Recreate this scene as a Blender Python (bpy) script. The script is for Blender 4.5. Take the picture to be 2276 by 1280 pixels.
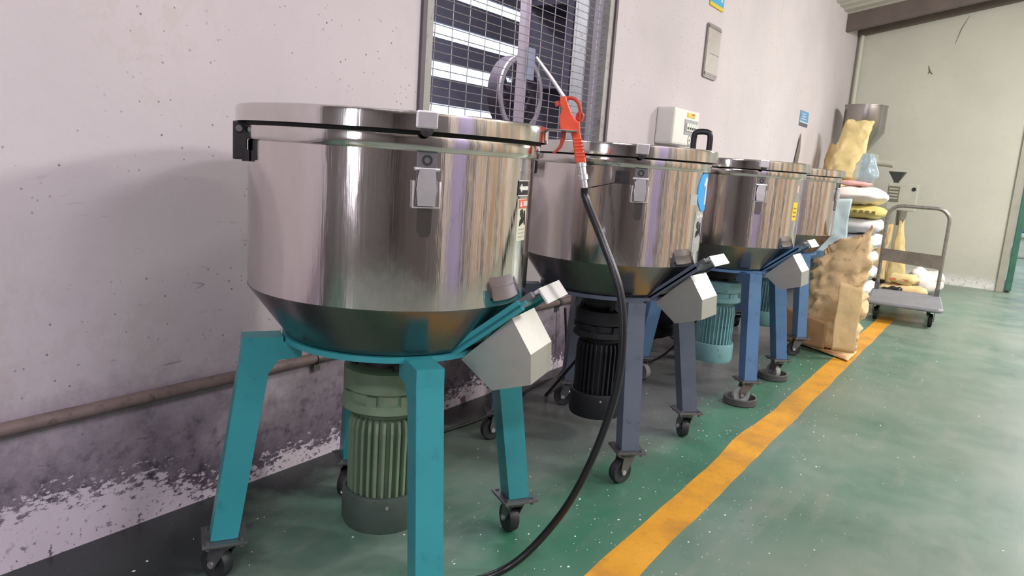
import bpy, bmesh, math, random
from mathutils import Vector, Matrix, noise
from math import sin, cos, pi, radians, sqrt, atan2, degrees

for o in list(bpy.data.objects):
    bpy.data.objects.remove(o)
S = bpy.context.scene
COL = S.collection
rnd = random.Random(7)

# ------------------------------------------------------------------ camera
# world: X runs along the plastered wall away from the viewer, Y to the left (towards the wall), Z up
def cam_matrix(yaw, pitch, roll, pos):
    B = Matrix(((0, 0, 1), (-1, 0, 0), (0, -1, 0)))
    M = Matrix.Rotation(yaw, 3, 'Z') @ B @ Matrix.Rotation(pitch, 3, 'X') @ Matrix.Rotation(roll, 3, 'Z')
    flip = Matrix(((1, 0, 0), (0, -1, 0), (0, 0, -1)))
    m = (M @ flip).to_4x4()
    m.translation = Vector(pos)
    return m
cam_d = bpy.data.cameras.new('camera')
cam = bpy.data.objects.new('camera', cam_d)
COL.objects.link(cam)
cam.matrix_world = cam_matrix(0.5946, -0.1727, -0.0701, (0, 0, 1.0))
cam_d.sensor_width = 36
cam_d.lens = 1610.7 / 2276 * 36
cam_d.clip_start = 0.02
S.camera = cam

# ------------------------------------------------------------------ world, lights, exposure
w = bpy.data.worlds.new('world')
S.world = w
w.use_nodes = True
w.node_tree.nodes['Background'].inputs[0].default_value = (0.85, 0.92, 1.0, 1)
w.node_tree.nodes['Background'].inputs[1].default_value = 1.0

def area(name, loc, target, sx, sy, power, col=(1, 1, 1)):
    d = bpy.data.lights.new(name, 'AREA')
    d.shape = 'RECTANGLE'
    d.size = sx
    d.size_y = sy
    d.energy = power
    d.color = col
    o = bpy.data.objects.new(name, d)
    COL.objects.link(o)
    o.location = loc
    o.rotation_euler = (Vector(target) - Vector(loc)).to_track_quat('-Z', 'Y').to_euler()
    return o
area('hall_lamp', (3.62, -2.63, 2.9), (1.6, 1.3, 0.8), 0.34, 0.34, 70, (1.0, 0.97, 0.94))
area('fill_light', (6.6, -1.4, 3.0), (6.8, -0.5, 0), 1.3, 0.3, 165, (1.0, 0.97, 0.93))  # added fill for the far walls, no known fixture
area('fill_light', (1.4, -2.6, 3.3), (1.3, -1.4, 0), 1.3, 0.3, 70, (0.95, 0.88, 1.0))  # added lilac fill from the aisle side
area('fill_light', (-1.8, -1.2, 3.1), (-1.0, -0.4, 0), 1.3, 0.3, 84, (0.95, 0.86, 1.0))  # added lilac fill near the camera to lift the shadows
area('fill_light', (3.4, -1.3, 3.2), (3.2, -2.6, 0.6), 1.3, 0.3, 62, (1.0, 0.97, 0.93))  # added to brighten the right wall that the barrels reflect
area('rear_streak_light', (-3.5, 0.0, 1.55), (2, 0.6, 0.9), 0.32, 2.0, 42, (0.93, 0.89, 1.0))  # unseen light behind the camera, added for fill and the barrel streak
area('hall_daylight', (12.5, -2.6, 3.2), (10.5, -1.0, 0), 3.0, 2.0, 320, (0.95, 0.98, 1.0))
area('store_fill_light', (3.2, 2.75, 2.9), (3.6, 3.2, 0), 1.2, 0.3, 75, (0.85, 0.86, 1.0))  # added light that lifts the store room and its post

vs = S.view_settings
vs.view_transform = 'Standard'
vs.look = 'None'
vs.exposure = 0.0
vs.gamma = 1.0
vs.use_curve_mapping = False

# ------------------------------------------------------------------ materials
def lin(c):
    return tuple(((v / 255) / 12.92 if v / 255 <= 0.04045 else ((v / 255 + 0.055) / 1.055) ** 2.4) for v in c) + (1,)

class NT:
    def __init__(s, name):
        s.m = bpy.data.materials.new(name)
        s.m.use_nodes = True
        s.t = s.m.node_tree
        s.b = s.t.nodes['Principled BSDF']
        s.co = None
    def n(s, typ, **kw):
        x = s.t.nodes.new('ShaderNode' + typ)
        for k, v in kw.items():
            setattr(x, k, v)
        return x
    def link(s, a, b):
        s.t.links.new(a, b)
    def coord(s, scale=(1, 1, 1), world=False):
        mp = s.n('Mapping')
        if world:
            s.link(s.n('NewGeometry').outputs['Position'], mp.inputs[0])
        else:
            s.link(s.n('TexCoord').outputs['Object'], mp.inputs[0])
        mp.inputs['Scale'].default_value = scale
        return mp.outputs[0]
    def noise(s, scale=5, detail=4, rough=0.55, vec=None, dist=0):
        x = s.n('TexNoise')
        x.inputs['Scale'].default_value = scale
        x.inputs['Detail'].default_value = detail
        x.inputs['Roughness'].default_value = rough
        x.inputs['Distortion'].default_value = dist
        s.link(vec if vec is not None else s.coord(), x.inputs['Vector'])
        return x.outputs['Fac']
    def ramp(s, fac, stops):
        r = s.n('ValToRGB')
        e = r.color_ramp.elements
        while len(e) < len(stops):
            e.new(0.5)
        for i, (p, c) in enumerate(stops):
            e[i].position = p
            e[i].color = c if len(c) == 4 else tuple(c) + (1,)
        s.link(fac, r.inputs[0])
        return r.outputs[0]
    def mask(s, fac, a, b):
        return s.ramp(fac, [(a, (0, 0, 0)), (b, (1, 1, 1))])
    def math(s, op, a, b=None):
        x = s.n('Math', operation=op)
        for i, v in enumerate((a, b)):
            if v is None:
                continue
            if isinstance(v, (int, float)):
                x.inputs[i].default_value = v
            else:
                s.link(v, x.inputs[i])
        return x.outputs[0]
    def mix(s, fac, a, b, mode='MIX'):
        x = s.n('MixRGB', blend_type=mode)
        for i, v in enumerate((fac, a, b)):
            if isinstance(v, (int, float)):
                x.inputs[i].default_value = v
            elif isinstance(v, tuple):
                x.inputs[i].default_value = v
            else:
                s.link(v, x.inputs[i])
        return x.outputs[0]
    def sep(s, vec):
        x = s.n('SeparateXYZ')
        s.link(vec, x.inputs[0])
        return x.outputs
    def maprange(s, v, a, b, c=0.0, d=1.0):
        x = s.n('MapRange')
        s.link(v, x.inputs[0])
        for i, k in enumerate((a, b, c, d)):
            x.inputs[i + 1].default_value = k
        return x.outputs[0]
    def bump(s, h, strength=0.2, dist=0.01):
        x = s.n('Bump')
        x.inputs['Strength'].default_value = strength
        x.inputs['Distance'].default_value = dist
        s.link(h, x.inputs['Height'])
        s.link(x.outputs[0], s.b.inputs['Normal'])
    def base(s, v):
        if isinstance(v, tuple):
            s.b.inputs['Base Color'].default_value = v
        else:
            s.link(v, s.b.inputs['Base Color'])
    def set(s, **kw):
        for k, v in kw.items():
            i = s.b.inputs[k.replace('_', ' ')]
            if isinstance(v, (int, float, tuple)):
                i.default_value = v
            else:
                s.link(v, i)

MAT = {}
def paint(name, rgb, rough=0.45, var=0.25, scale=9, metallic=0.0, bump=0.0, dirt=None):
    m = NT(name)
    c = lin(rgb)
    dk = tuple(v * (1 - var) for v in c[:3]) + (1,)
    lt = tuple(min(1, v * (1 + var * 0.6)) for v in c[:3]) + (1,)
    n = m.noise(scale, 5, 0.6)
    col = m.ramp(n, [(0.3, dk), (0.5, c), (0.72, lt)])
    if dirt:
        n2 = m.noise(scale * 3.1, 6, 0.7)
        col = m.mix(m.mask(n2, 0.56, 0.7), col, lin(dirt))
    m.base(col)
    m.set(Roughness=rough, Metallic=metallic)
    if bump:
        m.bump(m.noise(scale * 4, 5), bump, 0.01)
    MAT[name] = m.m
    return m.m

# polished barrel steel: fine drawn streaks that run down the sheet, a few scuffs
def steel(name, base, r0, r1, wav=0.05):
    m = NT(name)
    n1 = m.noise(5, 5, 0.6, m.coord((1, 1, 0.35)))
    n2 = m.noise(40, 4, 0.7, m.coord((1, 1, 0.03)))
    n3 = m.noise(14, 6, 0.7)
    c = m.mix(m.mask(n1, 0.35, 0.7), lin(base), tuple(v * 0.86 for v in lin(base)[:3]) + (1,))
    c = m.mix(m.math('MULTIPLY', m.mask(n3, 0.62, 0.74), 0.3), c, lin((120, 112, 104)))
    m.base(c)
    m.set(Metallic=1.0, Roughness=m.maprange(n1, 0.3, 0.7, r0, r1))
    h = m.math('ADD', m.math('MULTIPLY', n1, 1.0), m.math('MULTIPLY', n2, 0.25))
    m.bump(h, wav, 0.02)
    MAT[name] = m.m
steel('barrel_steel', (216, 208, 206), 0.06, 0.15, 0.10)
steel('lid_steel', (214, 210, 206), 0.07, 0.16, 0.06)
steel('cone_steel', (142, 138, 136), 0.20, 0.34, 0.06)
steel('hopper_steel', (176, 170, 166), 0.22, 0.32, 0.04)
paint('chute_steel', (184, 180, 174), 0.40, 0.14, 6, 0.8)
paint('bright_metal', (222, 220, 222), 0.36, 0.10, 30, 0.9)
paint('dull_metal', (120, 120, 122), 0.45, 0.25, 25, 0.8)
paint('dark_metal', (52, 50, 52), 0.5, 0.3, 20, 0.4)
paint('teal_paint', (50, 140, 146), 0.36, 0.1, 7, dirt=(44, 124, 130))
paint('slate_paint', (86, 94, 108), 0.42, 0.14, 7, dirt=(70, 76, 88))
paint('blue_paint', (80, 116, 154), 0.42, 0.14, 7, dirt=(62, 92, 128))
paint('green_motor', (104, 126, 100), 0.5, 0.2, 14, dirt=(120, 114, 92))
paint('green_cowl', (64, 78, 70), 0.5, 0.2, 10)
paint('black_motor', (26, 26, 32), 0.5, 0.3, 10)
paint('teal_motor', (122, 170, 172), 0.45, 0.12, 10, dirt=(96, 140, 142))
paint('rubber', (20, 20, 22), 0.6, 0.3, 20)
paint('hose_rubber', (24, 24, 28), 0.32, 0.2, 10)
paint('wheel_grey', (150, 152, 150), 0.5, 0.2, 20)
paint('wheel_dark', (38, 40, 42), 0.5, 0.3, 30)
paint('gasket', (12, 12, 13), 0.7, 0.2, 10)
paint('gun_orange', (226, 82, 46), 0.38, 0.12, 30)
paint('gun_dark', (186, 66, 48), 0.42, 0.12, 30)
paint('black_plastic', (22, 22, 25), 0.35, 0.2, 20)
paint('sticker_black', (24, 24, 26), 0.4, 0.1, 20)
paint('sticker_white', (222, 222, 212), 0.45, 0.08, 20)
paint('sticker_cream', (206, 208, 180), 0.45, 0.1, 20)
paint('sticker_red', (214, 92, 74), 0.45, 0.1, 20)
paint('sticker_grey', (168, 170, 164), 0.4, 0.12, 24)
paint('sticker_blue', (38, 158, 226), 0.4, 0.05, 10)
paint('sticker_yellow', (240, 196, 40), 0.45, 0.08, 20)
paint('sign_blue', (52, 164, 208), 0.45, 0.08, 10)
paint('sign_yellow', (214, 190, 40), 0.45, 0.08, 10)
paint('notice_blue', (98, 150, 186), 0.5, 0.15, 20)
paint('notice_pale', (190, 204, 216), 0.5, 0.1, 20)
paint('grey_ink', (84, 88, 98), 0.5, 0.1, 20)
paint('holder_grey', (172, 162, 154), 0.4, 0.12, 6, dirt=(140, 130, 122))
paint('holder_edge', (128, 122, 118), 0.4, 0.15, 10)
paint('box_white', (222, 222, 214), 0.4, 0.05, 8)
paint('box_grey', (150, 152, 152), 0.35, 0.1, 12)
paint('frame_grey', (158, 156, 150), 0.5, 0.15, 8, dirt=(120, 114, 106))
paint('frame_dark', (92, 82, 88), 0.55, 0.2, 8)
paint('wire', (168, 162, 166), 0.4, 0.15, 30, 0.6)
paint('pipe_paint', (124, 108, 104), 0.55, 0.3, 14, dirt=(78, 66, 62))
paint('rafter_paint', (104, 92, 88), 0.6, 0.2, 4)
paint('roof_sheet', (190, 186, 176), 0.55, 0.12, 3)
paint('kraft', (216, 188, 138), 0.75, 0.16, 8, bump=0.25)
paint('kraft_worn', (212, 184, 140), 0.8, 0.22, 7, bump=0.35, dirt=(178, 150, 110))
paint('kraft_light', (226, 204, 146), 0.7, 0.14, 8, bump=0.2)
paint('kraft_dark', (150, 116, 78), 0.8, 0.15, 9)
paint('print_red', (204, 84, 66), 0.7, 0.15, 20)
paint('print_orange', (222, 130, 92), 0.7, 0.15, 20)
paint('sack_white', (226, 226, 230), 0.6, 0.08, 10, bump=0.2)
paint('sack_cream', (236, 228, 222), 0.6, 0.06, 10, bump=0.15)
paint('sack_yellow', (206, 190, 112), 0.6, 0.1, 12)
paint('print_dark', (126, 116, 62), 0.7, 0.1, 20)
paint('film_blue', (198, 220, 224), 0.35, 0.06, 8)
paint('pink_cloth', (226, 176, 170), 0.7, 0.1, 10)
paint('blue_cloth', (92, 98, 156), 0.75, 0.2, 10)
paint('black_bag', (24, 24, 28), 0.35, 0.3, 10, bump=0.3)
paint('trolley_deck', (120, 120, 124), 0.55, 0.15, 12, dirt=(98, 98, 102))
paint('trolley_tube', (150, 148, 140), 0.35, 0.25, 25, 0.7, dirt=(104, 96, 88))
paint('trolley_board', (120, 112, 100), 0.65, 0.25, 10, dirt=(86, 78, 70))
paint('mill_grey', (182, 184, 170), 0.5, 0.1, 8)
paint('mill_dark', (116, 112, 98), 0.5, 0.2, 14)
paint('funnel_grey', (74, 76, 76), 0.5, 0.15, 14)
paint('door_green', (60, 112, 92), 0.4, 0.15, 6, dirt=(44, 88, 74))
paint('jamb_grey', (170, 168, 154), 0.5, 0.12, 8)
paint('store_grey', (140, 136, 148), 0.8, 0.2, 2)
paint('store_post', (214, 200, 204), 0.6, 0.1, 5)
paint('store_dark', (74, 68, 78), 0.8, 0.2, 4)
paint('fan_grey', (206, 196, 196), 0.4, 0.2, 12)
paint('panel_lilac', (182, 172, 206), 0.6, 0.06, 2)
paint('panel_dark', (104, 98, 94), 0.7, 0.2, 2)
paint('panel_brown', (196, 164, 136), 0.7, 0.2, 2)
paint('panel_white', (220, 214, 204), 0.6, 0.05, 2)
paint('panel_grey', (120, 116, 114), 0.6, 0.1, 2)
paint('crate_blue', (62, 96, 166), 0.5, 0.1, 5)
paint('pad_grey', (74, 72, 72), 0.7, 0.2, 16)
paint('scoop_grey', (128, 120, 118), 0.45, 0.15, 8, 0.5)

def plastic_clear():
    m = NT('clear_film')
    m.base(lin((170, 194, 206)))
    m.set(Roughness=0.15, Alpha=0.5, Transmission_Weight=0.0)
    m.bump(m.noise(18, 4), 0.5, 0.02)
    MAT['clear_film'] = m.m
plastic_clear()

def emit(name, rgb, s):
    m = NT(name)
    m.base((0, 0, 0, 1))
    m.set(Emission_Color=lin(rgb), Emission_Strength=s)
    MAT[name] = m.m
emit('sky_pane', (220, 234, 255), 1.6)

# white plaster: grimy skirting zone, flaked paint low down, scuffs and pock marks
def plaster(name, tint, grime):
    m = NT(name)
    v = m.coord(world=True)
    z = m.sep(v)[2]
    big = m.noise(1.1, 4, 0.55, v)
    mid = m.noise(4.2, 6, 0.65, v)
    fine = m.noise(26, 6, 0.7, v)
    col = m.ramp(big, [(0.3, lin(tuple(k * 0.94 for k in tint))), (0.65, lin(tint))])
    # soft stains on the upper plaster
    col = m.mix(m.math('MULTIPLY', m.mask(mid, 0.6, 0.78), 0.28), col, lin((176, 170, 160)))
    # pocks and specks, thicker lower down
    vor = m.n('TexVoronoi')
    vor.inputs['Scale'].default_value = 42
    m.link(v, vor.inputs['Vector'])
    speck = m.math('MULTIPLY', m.math('LESS_THAN', vor.outputs['Distance'], 0.13),
                   m.mask(m.noise(2.2, 4, 0.7, v), 0.46, 0.56))
    speck = m.math('MULTIPLY', speck, m.mask(m.noise(60, 2, 0.5, v), 0.42, 0.5))
    col = m.mix(m.math('MULTIPLY', speck, 0.75 if grime else 0.12), col, lin((74, 62, 66)))
    peel = m.math('MULTIPLY', m.mask(m.noise(1.7, 3, 0.5, m.coord((1, 1, 0.8), True)), 0.54, 0.62), m.mask(m.noise(17, 6, 0.75, v), 0.50, 0.56))
    col = m.mix(m.math('MULTIPLY', peel, 0.30 if grime else 0.10), col, lin((186, 178, 166)))
    if grime:
        # lilac-grey scuffing over the lower wall
        zz = m.math('ADD', z, m.math('MULTIPLY', m.math('SUBTRACT', mid, 0.5), 0.5))
        g1 = m.math('MULTIPLY', m.maprange(zz, 0.66, 0.18), 0.55)
        col = m.mix(g1, col, lin((162, 146, 164)))
        zz2 = m.math('ADD', z, m.math('MULTIPLY', m.math('SUBTRACT', fine, 0.5), 0.30))
        zz2 = m.math('ADD', zz2, m.math('MULTIPLY', m.math('SUBTRACT', big, 0.5), 0.35))
        zz2 = m.math('ADD', zz2, m.math('MULTIPLY', m.math('SUBTRACT', mid, 0.5), 0.30))
        g2 = m.math('MULTIPLY', m.maprange(zz2, 0.46, 0.04), 0.92)
        col = m.mix(g2, col, lin((84, 74, 88)))
        g3 = m.math('MULTIPLY', m.math('MULTIPLY', m.mask(m.noise(16, 6, 0.75, v), 0.5, 0.62), m.maprange(zz2, 0.34, 0.10)), 0.7)
        col = m.mix(g3, col, lin((40, 36, 42)))
        # scratches
        sc = m.noise(20, 3, 0.5, m.coord((0.35, 1, 2.4), True), 1.5)
        col = m.mix(m.math('MULTIPLY', m.math('MULTIPLY', m.mask(sc, 0.69, 0.72), 0.5), m.maprange(z, 1.0, 0.5)), col, lin((92, 80, 86)))
        # pale flaked band at the foot, ragged, with chips floating above it
        fl = m.noise(44, 6, 0.8, m.coord((0.7, 1, 1.3), True))
        fl2 = m.noise(2.0, 3, 0.5, v)
        edge = m.math('ADD', m.math('MULTIPLY', fl, 0.42), m.math('MULTIPLY', fl2, 0.26))
        xw = m.maprange(m.sep(v)[0], 0.9, 1.5, 0.045, 0.0)
        e = m.math('SUBTRACT', m.math('ADD', m.math('SUBTRACT', edge, 0.275), xw), z)
        col = m.mix(m.maprange(e, 0.0, 0.004), col, lin((214, 204, 212)))
        chips = m.math('MULTIPLY', m.mask(m.noise(52, 5, 0.75, v), 0.60, 0.62), m.maprange(z, 0.02, 0.11, 0.9, 0.0))
        col = m.mix(chips, col, lin((66, 58, 66)))
        rust = m.noise(6, 4, 0.6, v)
        col = m.mix(m.math('MULTIPLY', m.mask(rust, 0.66, 0.7), m.maprange(z, 0.12, 0.02)), col, lin((118, 92, 82)))
    if not grime:
        ch = m.noise(30, 5, 0.75, v)
        col = m.mix(m.math('MULTIPLY', m.mask(ch, 0.52, 0.56), m.maprange(z, 0.14, 0.05)), col, lin((120, 116, 112)))
        col = m.mix(m.math('MULTIPLY', m.mask(ch, 0.44, 0.40), m.maprange(z, 0.14, 0.05)), col, lin((232, 232, 228)))
    m.base(col)
    m.set(Roughness=0.82)
    m.bump(m.math('ADD', fine, m.math('MULTIPLY', mid, 2.0)), 0.16, 0.01)
    MAT[name] = m.m
plaster('plaster_left', (205, 197, 199), True)
plaster('plaster_back', (206, 205, 192), False)
plaster('plaster_plain', (236, 226, 212), False)

def floor_mat():
    m = NT('floor_paint')
    v = m.coord(world=True)
    x, y, z = m.sep(v)
    big = m.noise(0.9, 4, 0.55, v)
    mid = m.noise(3.4, 6, 0.62, v)
    fine = m.noise(38, 5, 0.7, v)
    streak = m.noise(3, 4, 0.6, m.coord((0.5, 3.0, 1), True))
    col = m.ramp(mid, [(0.32, lin((72, 118, 98))), (0.5, lin((96, 134, 114))), (0.68, lin((120, 146, 128)))])
    col = m.mix(m.math('MULTIPLY', m.mask(big, 0.42, 0.62), 0.6), col, lin((138, 152, 136)))
    col = m.mix(m.math('MULTIPLY', m.mask(streak, 0.55, 0.7), 0.45), col, lin((146, 152, 138)))
    # vivid paint left along the line where fewer feet pass
    yb = m.math('ADD', y, m.math('MULTIPLY', m.math('SUBTRACT', mid, 0.5), 0.5))
    viv = m.math('MULTIPLY', m.maprange(yb, 0.62, 0.80), m.maprange(yb, 1.12, 0.95))
    col = m.mix(m.math('MULTIPLY', viv, 0.65), col, lin((52, 124, 92)))
    # worn paler aisle on the walking side
    col = m.mix(m.math('MULTIPLY', m.maprange(y, 0.5, -0.6), 0.6), col, lin((148, 156, 140)))
    # dirt gathered under the machines and black grime against the wall, near end widened to paint shade by the leg
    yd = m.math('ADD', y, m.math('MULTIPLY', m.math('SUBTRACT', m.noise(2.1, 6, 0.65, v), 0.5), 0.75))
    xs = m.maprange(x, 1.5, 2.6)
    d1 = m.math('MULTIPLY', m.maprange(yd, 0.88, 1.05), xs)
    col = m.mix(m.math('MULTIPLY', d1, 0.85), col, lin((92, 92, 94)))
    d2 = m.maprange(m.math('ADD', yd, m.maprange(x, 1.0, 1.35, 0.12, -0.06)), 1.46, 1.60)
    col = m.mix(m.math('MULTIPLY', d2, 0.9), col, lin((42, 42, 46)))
    sp = m.math('MULTIPLY', m.mask(m.noise(120, 3, 0.6, v), 0.69, 0.72), 0.55)
    col = m.mix(sp, col, lin((196, 204, 198)))
    col = m.mix(m.math('MULTIPLY', m.mask(m.noise(55, 3, 0.6, v), 0.7, 0.74), 0.6), col, lin((50, 64, 58)))
    col = m.mix(1.0, col, (0.84, 0.79, 0.82, 1), 'MULTIPLY')
    m.base(col)
    m.set(Roughness=m.maprange(mid, 0.3, 0.7, 0.24, 0.46), Specular_IOR_Level=0.45)
    m.bump(m.math('ADD', fine, mid), 0.08, 0.006)
    MAT['floor_paint'] = m.m
floor_mat()

def line_mat():
    m = NT('line_yellow')
    v = m.coord(world=True)
    n = m.noise(5, 5, 0.65, v)
    f = m.noise(46, 5, 0.7, v)
    col = m.ramp(n, [(0.3, lin((176, 128, 58))), (0.55, lin((220, 158, 44))), (0.75, lin((230, 170, 60)))])
    col = m.mix(m.math('MULTIPLY', m.mask(f, 0.58, 0.68), 0.5), col, lin((150, 120, 76)))
    col = m.mix(1.0, col, (0.9, 0.88, 0.8, 1), 'MULTIPLY')
    m.base(col)
    m.set(Roughness=0.5)
    MAT['line_yellow'] = m.m
line_mat()

# ------------------------------------------------------------------ mesh helpers
class MB:
    """collects shapes; build() links them as one mesh object"""
    def __init__(s):
        s.v = []
        s.f = []
        s.sm = []
    def add(s, vs, fs, smooth=False, M=None):
        b = len(s.v)
        for p in vs:
            p = Vector(p)
            s.v.append(M @ p if M is not None else p)
        for f in fs:
            s.f.append([i + b for i in f])
            s.sm.append(smooth)
        return s
    def box(s, a, b, M=None, bev=0.0):
        x0, y0, z0 = (min(a[i], b[i]) for i in range(3))
        x1, y1, z1 = (max(a[i], b[i]) for i in range(3))
        if bev <= 0:
            vs = [(x0, y0, z0), (x1, y0, z0), (x1, y1, z0), (x0, y1, z0), (x0, y0, z1), (x1, y0, z1), (x1, y1, z1), (x0, y1, z1)]
            fs = [(0, 3, 2, 1), (4, 5, 6, 7), (0, 1, 5, 4), (1, 2, 6, 5), (2, 3, 7, 6), (3, 0, 4, 7)]
            return s.add(vs, fs, False, M)
        bm = bmesh.new()
        bmesh.ops.create_cube(bm, size=1)
        for q in bm.verts:
            q.co = Vector(((x0 + x1) / 2 + q.co.x * (x1 - x0), (y0 + y1) / 2 + q.co.y * (y1 - y0), (z0 + z1) / 2 + q.co.z * (z1 - z0)))
        bmesh.ops.bevel(bm, geom=bm.edges[:], offset=bev, segments=2, affect='EDGES', profile=0.6)
        bm.verts.index_update()
        s.add([q.co.copy() for q in bm.verts], [[q.index for q in f.verts] for f in bm.faces], False, M)
        bm.free()
        return s
    def prism(s, poly, h0, h1, axis='z', M=None):
        """poly of 2D points extruded between h0 and h1 along an axis"""
        def P(p, h):
            return {'z': (p[0], p[1], h), 'y': (p[0], h, p[1]), 'x': (h, p[0], p[1])}[axis]
        n = len(poly)
        vs = [P(p, h0) for p in poly] + [P(p, h1) for p in poly]
        fs = [list(range(n))[::-1], list(range(n, 2 * n))] + [(i, (i + 1) % n, n + (i + 1) % n, n + i) for i in range(n)]
        return s.add(vs, fs, False, M)
    def lathe(s, prof, n=48, M=None, a0=0, a1=2 * pi, smooth=True):
        full = abs(a1 - a0 - 2 * pi) < 1e-6
        cnt = n if full else n + 1
        vs = []
        for r, z in prof:
            for i in range(cnt):
                a = a0 + (a1 - a0) * i / n
                vs.append((r * cos(a), r * sin(a), z))
        fs = []
        for k in range(len(prof) - 1):
            for i in range(n):
                j = (i + 1) % cnt
                fs.append((k * cnt + i, k * cnt + j, (k + 1) * cnt + j, (k + 1) * cnt + i))
        return s.add(vs, fs, smooth, M)
    def tube(s, pts, r, n=10, M=None, closed=False, caps=True):
        pts = [Vector(p) for p in pts]
        m = len(pts)
        rr = r if isinstance(r, (list, tuple)) else [r] * m
        vs = []
        prev = None
        for i in range(m):
            if closed:
                t = pts[(i + 1) % m] - pts[i - 1]
            else:
                t = pts[min(i + 1, m - 1)] - pts[max(i - 1, 0)]
            t.normalize()
            if prev is None:
                u = t.cross(Vector((0, 0, 1)))
                if u.length < 1e-3:
                    u = t.cross(Vector((1, 0, 0)))
            else:
                u = prev - t * prev.dot(t)
            u.normalize()
            prev = u
            w_ = t.cross(u)
            for k in range(n):
                a = 2 * pi * k / n
                vs.append(pts[i] + (u * cos(a) + w_ * sin(a)) * rr[i])
        fs = []
        for i in range(m if closed else m - 1):
            for k in range(n):
                a, b = i * n, ((i + 1) % m) * n
                fs.append((a + k, a + (k + 1) % n, b + (k + 1) % n, b + k))
        if caps and not closed:
            fs.append(list(range(n))[::-1])
            fs.append([(m - 1) * n + k for k in range(n)])
        return s.add(vs, fs, True, M)
    def cyl(s, p0, p1, r, n=20, M=None):
        return s.tube([p0, p1], r, n, M)
    def mesh(s, name):
        me = bpy.data.meshes.new(name)
        me.from_pydata([tuple(p) for p in s.v], [], s.f)
        me.polygons.foreach_set('use_smooth', s.sm)
        bm = bmesh.new()
        bm.from_mesh(me)
        bmesh.ops.recalc_face_normals(bm, faces=bm.faces)
        bm.to_mesh(me)
        bm.free()
        return me
    def build(s, name, mat, parent=None, loc=None, sharp=True):
        me = s.mesh(name)
        me.materials.append(MAT[mat])
        if sharp and any(s.sm):
            me.set_sharp_from_angle(angle=radians(38))
        return link(name, me, parent, loc)

def link(name, me, parent=None, loc=None):
    o = bpy.data.objects.new(name, me)
    COL.objects.link(o)
    o.parent = parent
    if loc:
        o.location = loc
    return o

def tag(o, label=None, cat=None, group=None, kind=None):
    for k, v in (('label', label), ('category', cat), ('group', group), ('kind', kind)):
        if v:
            o[k] = v
    return o

def thing(name, label, cat, loc=(0, 0, 0), rz=0.0, group=None):
    o = bpy.data.objects.new(name, None)
    COL.objects.link(o)
    o.empty_display_size = 0.1
    o.location = loc
    o.rotation_euler = (0, 0, rz)
    return tag(o, label, cat, group)

def copy_tree(o, parent=None):
    c = o.copy()
    COL.objects.link(c)
    c.parent = parent
    for ch in list(o.children):
        copy_tree(ch, c)
    return c

def spline(pts, n=12):
    pts = [Vector(p) for p in pts]
    out = []
    for i in range(len(pts) - 1):
        p0, p1, p2, p3 = pts[max(i - 1, 0)], pts[i], pts[i + 1], pts[min(i + 2, len(pts) - 1)]
        for k in range(n):
            t = k / n
            out.append(0.5 * ((2 * p1) + (p2 - p0) * t + (2 * p0 - 5 * p1 + 4 * p2 - p3) * t * t + (3 * p1 - p0 - 3 * p2 + p3) * t ** 3))
    out.append(pts[-1])
    return out

def fbm(p, octv=4):
    return noise.fractal(Vector(p), 0.9, 2.1, octv)

def struct(o, label=None):
    o['kind'] = 'structure'
    if label:
        o['label'] = label
    return o

WY = 1.753     # plastered wall
BX = 9.24      # far wall

# ------------------------------------------------------------------ room shell
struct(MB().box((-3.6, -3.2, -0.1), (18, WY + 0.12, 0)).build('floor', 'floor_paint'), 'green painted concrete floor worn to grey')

def roof_z(y):
    return 2.76 + 0.20 * (WY - y)
m = MB()
nx = 260
for i in range(nx + 1):
    x = -3.6 + 13.0 * i / nx
    ph = (x / 0.19) % 1.0
    dz = 0.028 if 0.3 < ph < 0.62 else 0.0
    for y in (WY + 0.12, -3.2):
        m.v.append(Vector((x, y, roof_z(y) + dz)))
for i in range(nx):
    m.f.append((2 * i, 2 * i + 1, 2 * i + 3, 2 * i + 2))
    m.sm.append(False)
roof = struct(m.build('ceiling', 'roof_sheet'), 'pale corrugated roof sheets sloping up from the wall')

# wall with the window hole
wx0, wx1, wz0, wz1 = 1.925, 3.335, 0.98, 2.25
m = MB()
for a, b in (((-3.6, WY, 0), (wx0, WY + 0.12, 2.9)), ((wx1, WY, 0), (BX + 0.12, WY + 0.12, 2.9)),
             ((wx0, WY, 0), (wx1, WY + 0.12, wz0)), ((wx0, WY, wz1), (wx1, WY + 0.12, 2.9))):
    m.box(a, b)
struct(m.build('wall_left', 'plaster_left'), 'white plastered wall with grimy flaking foot')
m = MB()
m.box((BX, 0.035, 0), (BX + 0.12, WY, 3.3))
m.box((BX, -1.7, 2.45), (BX + 0.12, 0.035, 4.1))
m.box((BX, -3.2, 0), (BX + 0.12, -1.7, 4.1))
wb = struct(m.build('wall_back', 'plaster_back'), 'cream far wall beside the open doorway')
MB().tube([(BX - 0.001, 0.70, 2.83), (BX - 0.001, 0.755, 2.70), (BX - 0.001, 0.79, 2.55)], [0.002, 0.005, 0.002], 6).build('crack', 'mill_dark', wb)
MB().tube([(BX - 0.001, 1.005, 2.33), (BX - 0.001, 0.985, 2.27), (BX - 0.001, 0.955, 2.24)], [0.003, 0.010, 0.004], 6).tube([(BX - 0.001, 0.985, 2.27), (BX - 0.001, 1.0, 2.245)], [0.008, 0.003], 6).build('scuff', 'mill_dark', wb)
m = MB()
m.box((-3.7, -3.2, 0), (-3.6, WY + 0.12, 4.1))
struct(m.build('wall_front', 'panel_grey'))
wr = struct(MB().box((-3.6, -3.32, 0), (BX + 0.1, -3.2, 4.1)).build('wall_right', 'plaster_plain'), 'plain wall on the aisle side')
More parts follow.
